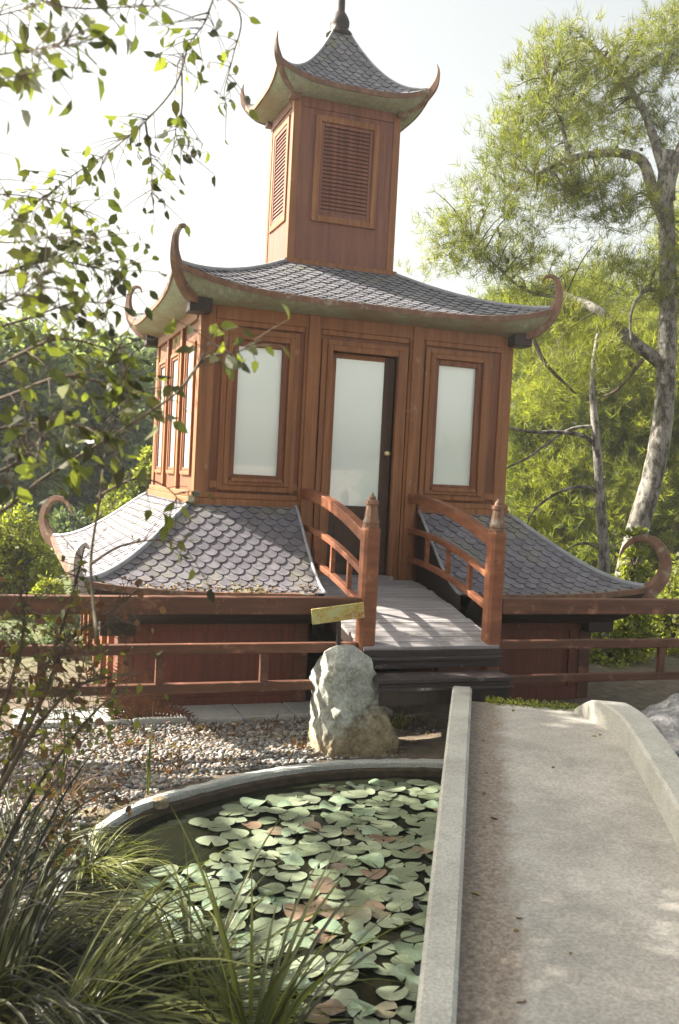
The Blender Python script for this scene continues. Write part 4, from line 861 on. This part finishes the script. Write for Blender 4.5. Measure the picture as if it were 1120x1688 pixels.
# ---- overhanging tree, near left, leaves hanging over the view
rg = np.random.default_rng(61)
tb = at(-420, 900, 3.4); tb = Vector((tb.x, tb.y, PZ-.05))
ov = empty('overhanging_tree', 'leafy tree at the left edge whose thin twigs hang across the sky', 'tree', tb)
mb = MB(); tk = limb(mb, [tb]+px([(-420, 1000), (-380, 700), (-340, 400), (-330, 100), (-350, -200)], 3.4), .11, .05, 12)
V(mb, 'trunk', M['bark_dark'], ov, tb, smooth=True)
BR = [ # (pixel polyline, depth, r0, leaves, size, spread)
 ([(-330, 150), (-150, 60), (0, 25), (90, 0)], 2.3, 34, .05), ([(-330, 150), (-120, 110), (0, 90), (70, 80), (130, 75)], 2.1, 30, .05),
 ([(-330, 100), (-100, -40), (100, 10), (200, 12), (280, 8)], 2.4, 26, .045), ([(-320, 200), (-100, 140), (0, 130), (60, 120)], 2.0, 18, .05),
 ([(90, -60), (330, -40), (345, 20), (310, 75), (290, 110)], 2.8, 26, .045), ([(330, -30), (395, 20), (385, 90), (370, 150), (375, 175)], 3.0, 16, .04),
 ([(310, 75), (290, 140), (240, 200), (180, 250), (120, 290), (70, 330)], 2.8, 52, .042), ([(300, 120), (300, 180), (290, 220), (310, 265)], 2.9, 20, .045),
 ([(240, 200), (250, 270), (250, 320)], 2.8, 16, .042), ([(-330, 400), (-120, 330), (0, 320), (80, 330), (150, 350)], 2.6, 14, .045),
 ([(-330, 500), (-100, 470), (0, 450), (80, 430), (150, 440), (200, 455)], 2.4, 60, .045), ([(-320, 600), (-100, 540), (0, 500), (60, 470), (90, 420)], 2.2, 50, .05),
 ([(-320, 640), (-80, 560), (30, 530), (120, 500), (180, 500)], 2.5, 50, .045), ([(80, 430), (130, 410), (170, 420)], 2.6, 14, .04),
 ([(-320, 760), (-100, 640), (0, 600), (90, 560), (160, 570), (210, 590)], 2.3, 50, .048), ([(-320, 800), (-100, 700), (20, 650), (110, 620), (190, 640), (215, 650)], 2.4, 50, .048),
 ([(-320, 1000), (-100, 900), (0, 845), (70, 790), (150, 740), (230, 690), (300, 640), (335, 585), (350, 550)], 2.3, 48, .05), ([(300, 640), (340, 590), (390, 580), (430, 560)], 2.3, 12, .05),
 ([(-200, 760), (-50, 720), (40, 700), (120, 700), (200, 720)], 2.2, 44, .048), ([(160, 1050), (150, 930), (165, 820), (175, 740), (200, 640), (190, 560)], 2.5, 46, .046),
 ([(-200, 900), (-40, 800), (30, 760), (70, 720)], 2.1, 36, .05), ([(160, 820), (220, 790), (270, 800), (300, 830)], 2.5, 12, .045), ([(150, 930), (200, 900), (270, 890), (310, 910)], 2.5, 12, .045),
 ([(-330, 300), (-60, 240), (0, 300), (20, 360)], 2.2, 12, .045), ([(-330, 350), (-100, 380), (10, 400), (100, 390), (160, 400)], 2.3, 26, .045)]
LC = []; LN = []; LL = []; mb = MB()
for pts, d, nl, sz in BR:
    P3 = [at(u, v, d+rg.uniform(-.15, .15)) for u, v in pts]; o = limb(mb, P3, (.0045 if pts[0][0] > 0 else .007) if pts[-1][1] > 430 else .0032, .0010, 6, 0, 6)
    k0 = 0
    for i in range(int(nl*(.95 if pts[-1][1] > 400 else 1.3))):
        f = rg.uniform(.25, 1)**.8; j = min(len(o)-2, int(f*(len(o)-1))); p = o[j].lerp(o[j+1], rg.random()); tg = (o[j+1]-o[j]).normalized()
        side = Vector(rg.normal(size=3)); side = (side-tg*side.dot(tg)).normalized(); q = p+(side+tg*.8).normalized()*rg.uniform(.01, .14)
        limb(mb, [p, p.lerp(q, .5)+Vector((0, 0, .004)), q], .0016, .0008, 4, 0, 2)
        dr = (q-p).normalized()*.6+Vector((0, 0, -.45))+Vector(rg.normal(size=3))*.4; LC.append(q); LN.append(dr); LL.append(sz*.98*rg.uniform(.55, 1.2))
V(mb, 'branch', M['bark_dark'], ov, tb, smooth=True)
LL = np.array(LL); Vv = leafquads(np.array(LC), np.array(LN), LL, LL*.5, rg, fold=.35, bend=.3); np_mesh('crown', Vv-np.array(tb), 6, M['leaf_near'], ov)
# ---- low shrub at the left edge in front of the railing
sb = at(-40, 1500, 3.6); sb = Vector((sb.x, sb.y, PZ-.03))
sh = empty('berry_shrub', 'straggly shrub with yellow-green and rusty leaves at the lower left', 'shrub', sb)
LC = []; LN = []; LL = []; mb = MB(); lim = [[(-40, 1500), (0, 1300), (40, 1180), (90, 1070), (120, 980), (140, 900)], [(-40, 1500), (-20, 1250), (20, 1120), (40, 1030), (30, 960)], [(-40, 1500), (40, 1330), (110, 1230), (160, 1170), (210, 1130)], [(0, 1300), (60, 1200), (130, 1130), (230, 1110)], [(-40, 1500), (-30, 1200), (-20, 1100), (0, 1000)], [(20, 1250), (80, 1130), (110, 1060), (180, 1010), (230, 970)], [(-40, 1500), (60, 1400), (130, 1330), (210, 1290)]]
for pts in lim:
    dd = 3.6+rg.uniform(-.3, .3); o = limb(mb, [at(u, v, dd) for u, v in pts], .012, .003, 6, 0, 6)
    for i in range(120):
        j = int(rg.uniform(.25, 1)*(len(o)-2)); p = o[j]; q = p+Vector(rg.normal(size=3))*.075; limb(mb, [p, q], .0018, .001, 4, 0, 1); LC.append(q); LN.append(Vector(rg.normal(size=3))+Vector((0, 0, -.2))); LL.append(.036*rg.uniform(.5, 1.3))
V(mb, 'stem', M['bark_dark'], sh, sb, smooth=True); LL = np.array(LL); Vv = leafquads(np.array(LC), np.array(LN), LL, LL*.6, rg); k6 = len(LL)//2*6
np_mesh('foliage', Vv[:k6*1]-np.array(sb), 6, M['leaf_low'], sh); np_mesh('rusty_foliage', Vv[k6:]-np.array(sb), 6, M['leaf_rust'], sh)
# ---- grass tussocks with long arching blades
def blades(name, label, base, n, ln, wd, mat, seed, spread=1.0, lean=(0, 0), cat='grass', rad=.08, up=1.2, group=None, seg=9, droop=1.0):
    rg = np.random.default_rng(seed); o = empty(name, label, cat, base, group); mb = MB()
    for i in range(n):
        a = rg.uniform(0, 6.283); l = ln*rg.uniform(.5, 1.15); hd = Vector((math.cos(a)*spread+lean[0], math.sin(a)*spread+lean[1], 0))*rg.uniform(.5, 1.1); p = Vector((math.cos(a)*rad*rg.random(), math.sin(a)*rad*rg.random(), -.02))
        vel = (hd+Vector((0, 0, up*rg.uniform(.6, 1.3)))).normalized(); side = vel.cross(Vector((0, 0, 1)));
        if side.length < .05: side = Vector((1, 0, 0))
        side.normalize(); side = (side+Vector(rg.normal(size=3))*.3).normalized(); w_ = wd*rg.uniform(.6, 1.3); o_ = len(mb.v); g_ = rg.uniform(.5, 1.4)*droop
        for s in range(seg+1):
            f = s/seg; ww = w_*(1-f**2.2)*(.6+.4*min(1, f*5)); mb.v += [tuple(p-side*ww/2), tuple(p+vel.cross(side)*ww*.18), tuple(p+side*ww/2)]
            p = p+vel*l/seg; vel = (vel+Vector((0, 0, -1))*g_*1.9/seg).normalized()
            if p.z < .005 and f > .3: p.z = .005
        for s in range(seg):
            for q in (0, 1): k = o_+s*3+q; mb.f.append((k, k+1, k+4, k+3)); mb.m.append(0)
    mb.build('blades', mat, o, smooth=True); return o
def gp(u, v, z=PZ): return onz(u, v, z)
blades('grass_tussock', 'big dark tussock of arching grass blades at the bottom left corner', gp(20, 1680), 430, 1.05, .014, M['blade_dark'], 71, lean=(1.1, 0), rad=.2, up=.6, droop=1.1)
blades('grass_tussock', 'green tussock arching over the pond beside the bottom edge', gp(150, 1690), 230, .95, .014, M['blade'], 72, lean=(1.3, -.1), rad=.14, up=.55, droop=.9)
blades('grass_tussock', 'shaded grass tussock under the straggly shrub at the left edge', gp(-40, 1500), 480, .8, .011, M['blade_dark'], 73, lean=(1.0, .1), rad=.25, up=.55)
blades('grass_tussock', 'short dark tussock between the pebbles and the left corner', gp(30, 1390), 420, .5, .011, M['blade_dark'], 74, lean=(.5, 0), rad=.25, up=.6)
blades('grass_tussock', 'low grey-green grass spilling over the left corner of the pond rim', gp(150, 1420), 260, .38, .009, M['blade'], 78, lean=(.35, -.1), rad=.16, up=.6)
blades('grass_tussock', 'wispy brown tussock on the left bank near the pond corner', gp(100, 1310), 130, .35, .008, M['leaf_rust'], 75, rad=.15)
ip = onz(420, 1740, WZ)
blades('iris_plant', 'yellow-green iris leaves rising from the pond and bending right', ip, 46, .85, .02, M['blade'], 76, lean=(.3, .2), cat='plant', rad=.1, up=2.2, droop=.8)
blades('iris_plant', 'low iris leaves sprawling over the lily pads near the left tussocks', onz(330, 1640, WZ), 36, .7, .016, M['blade'], 77, lean=(.5, .0), cat='plant', rad=.1, up=1.3)
for (u, v, h, s_) in ((245, 1310, .55, 81), (105, 1285, .5, 82)):
    blades('reed', 'single upright green reed on the pond rim' if s_ == 81 else 'upright reed among the pebbles near the left shrub', gp(u, v), 4, h, .014, M['blade'], s_, spread=.12, cat='plant', rad=.01, up=4, droop=.15)
blades('weed_tuft', 'bright yellow-green weed tuft between boulder and kerb', gp(660, 1200), 60, .16, .008, M['leaf_shrub'], 83, cat='plant', rad=.06, up=2, droop=.5)
# fern: reddish fronds before the lower wall
fo = gp(190, 1195); fr_ = empty('fern', 'reddish-brown fern fronds in front of the pagoda lower wall', 'plant', fo); mb = MB(); rg = np.random.default_rng(88)
for i in range(9):
    a = R(-30+i*17); vel = Vector((math.cos(a)*.9, rg.uniform(-.3, .1), .35+abs(math.sin(a))*.6)).normalized(); p = Vector((0, 0, .0)); 
    for s in range(22):
        q = p+vel*.028; sd_ = vel.cross(Vector((0, -1, .2))).normalized(); l = .075*math.sin(math.pi*(s+2)/25)
        for sg_ in (-1, 1): e = q+sd_*sg_*l+vel*.02; mb.add([p, q, e], [(0, 1, 2)])
        p = q; vel = (vel+Vector((0, 0, -.055))).normalized()
mb.build('fronds', M['fern'], fr_)
# moss and low weeds on the path's far end
rg = np.random.default_rng(90)
for (u, v, s_, lab) in ((860, 1160, .06, 'low green moss and weeds along the far end of the path'), ):
    o = empty('weeds', lab, 'weeds', (0, 0, 0)); mbv = []
    C = np.array([P0+PD*rg.uniform(-.12, .03)+PN*rg.uniform(.1, .9) for _ in range(900)]); C = np.concatenate([C, (.262+rg.random(900)*.03)[:, None]], 1)
    Ls = rg.uniform(.01, .028, 900); np_mesh('foliage', leafquads(C, rg.normal(size=(900, 3))+np.array([0, 0, .7]), Ls, Ls*.5, rg), 6, M['leaf_shrub'], o); o['kind'] = 'stuff'

# ---- tall unseen tree added left of the view to shade path and grass
leafy('broadleaf_tree', 'tall unseen tree added beyond the left edge to shade the path', 'tree', (-6.6, .9, PZ-.05), [((-4.6, -1.3, 3.9), (1.1, 1.2, .8)), ((-4.9, .9, 5.6), (1.1, 1.25, .8)), ((-5.2, -.4, 4.8), (1.1, 1.2, .9)), ((-6.2, -1.6, 5.4), (1.2, 1.3, 1.0)), ((-6.6, .2, 6.4), (1.2, 1.2, 1.0)), ((-5.0, -3.0, 3.6), (1.0, 1.0, .8)), ((-5.5, -3.6, 2.9), (1.0, 1.1, .7))], M['leaf_far'], 26000, .10, 95, trunk=[Vector((-6.6, .9, PZ-.1)), Vector((-6.5, .8, 2)), Vector((-6.0, .1, 4.2)), Vector((-5.6, -.4, 5.2))], rt=.16)
# ---- hazy air
hz = MB(); hz.box(-70, 80, -25, 70, -2, 16); hm = bpy.data.materials.new('haze'); hm.use_nodes = True; n = hm.node_tree; n.nodes.clear()
vo = n.nodes.new('ShaderNodeVolumePrincipled'); om = n.nodes.new('ShaderNodeOutputMaterial'); vo.inputs['Color'].default_value = (.86, .92, .95, 1); vo.inputs['Density'].default_value = .0016; vo.inputs['Anisotropy'].default_value = .2
n.links.new(vo.outputs[0], om.inputs['Volume']); o = hz.build('haze', hm); o['kind'] = 'stuff'

# planting left of the railing and beyond it
leafy('shrub', 'low dark green shrub behind the left railing beside the lower wall posts', 'shrub', gb(90, 1100, 9.6), [blob(60, 1110, 50, 40, 9.6), blob(100, 1060, 25, 40, 9.6), blob(10, 1100, 60, 60, 9.8)], M['leaf_far'], 7000, .05, 101)
leafy('shrub', 'hedge-like green thicket far behind the left railing', 'shrub', gb(60, 1000, 17), [blob(-20, 960, 80, 60, 17), blob(70, 970, 80, 60, 17), blob(160, 940, 80, 50, 17), blob(120, 880, 50, 40, 18)], M['leaf_far'], 12000, .12, 102)
leafy('broadleaf_tree', 'rounded unseen tree added behind the viewer to reflect in the right window', 'tree', (9.5, -17, PZ-.05), [((9.3, -17, 1.7), (1.8, 1.6, 1.5)), ((11.5, -17.5, 1.9), (2, 2, 1.5)), ((7.6, -17, 1.2), (1.2, 1.2, 1.1))], M['leaf_far'], 9000, .2, 103)  # unseen tree, added for its reflection in the right window

# ---- larger pale stones on the left bank of the pond
for i, (u, v, rx, rz, lab) in enumerate(((155, 1345, .09, .04, 'flat grey stone between the reed and the left shrub'), (105, 1400, .08, .05, 'small whitish stone among the dark left tussocks'), (262, 1322, .05, .03, 'fist-sized pale stone on the pond rim at the reed'))):
    p = gp(u, v); o = rocky('stone', [(-.03, 0, 0, rx, rx*.7), (rz*.5, 0, 0, rx*.95, rx*.65), (rz*.9, 0, 0, rx*.6, rx*.4), (rz, 0, 0, rx*.2, rx*.15)], M['boulder'], p, 20+i*3.3, .012, 12, 28, 14); tag(o, lab, 'stone')
# ---- fallen leaves
rg = np.random.default_rng(120); C = []
for _ in range(22):
    t_, q_ = rg.uniform(0, 6), rg.random()**1.7*.9; p = P0+PD*t_+PN*(.02+q_); C.append((p[0], p[1], pz(t_)+.004))
for _ in range(420):
    x, y = rg.uniform(-3.2, .1), rg.uniform(-3.0, -1.0)
    if float(signed(np.array([x]), np.array([y]))[0]) > .1: C.append((x, y, PZ+.03))
for _ in range(200):
    u_ = rg.uniform(-.95, -.25); t_ = 1-abs(rg.normal())*.09; p = sk.pt(0, u_*.9-.02, max(.6, t_), .022); C.append(tuple(p)) if p.x < -.62 else None
C = np.array(C); Ls = rg.uniform(.018, .045, len(C)); N = rg.normal(size=(len(C), 3)); N[:, 2] *= .18
o = np_mesh('fallen_leaves', leafquads(C, N, Ls, Ls*.5, rg), 6, foliage('fallen_leaf', [(.10, .05, .02), (.22, .13, .05), (.30, .24, .10)], .1, .8, 3)); tag(o, 'brown fallen leaves scattered over gravel, path and roof edge', 'leaves', kind='stuff')
# ---- sprigs of brownish weeds in the gravel
rg = np.random.default_rng(121); C = []; N = []
for _ in range(70):
    x, y = rg.uniform(-3.0, .2), rg.uniform(-2.4, -1.0)
    if float(signed(np.array([x]), np.array([y]))[0]) < .1: continue
    k = rg.integers(8, 30); C.append(np.array([x, y, PZ+.01])+rg.normal(size=(k, 3))*np.array([.05, .04, .012])+np.array([0, 0, .02])); N.append(rg.normal(size=(k, 3))*.7+np.array([0, 0, 1.0]))
C = np.concatenate(C); N = np.concatenate(N); Ls = rg.uniform(.02, .06, len(C))
o = np_mesh('weeds', leafquads(C, N, Ls, Ls*.22, rg), 6, M['leaf_rust']); tag(o, 'sparse brownish weeds growing through the gravel', 'weeds', kind='stuff')
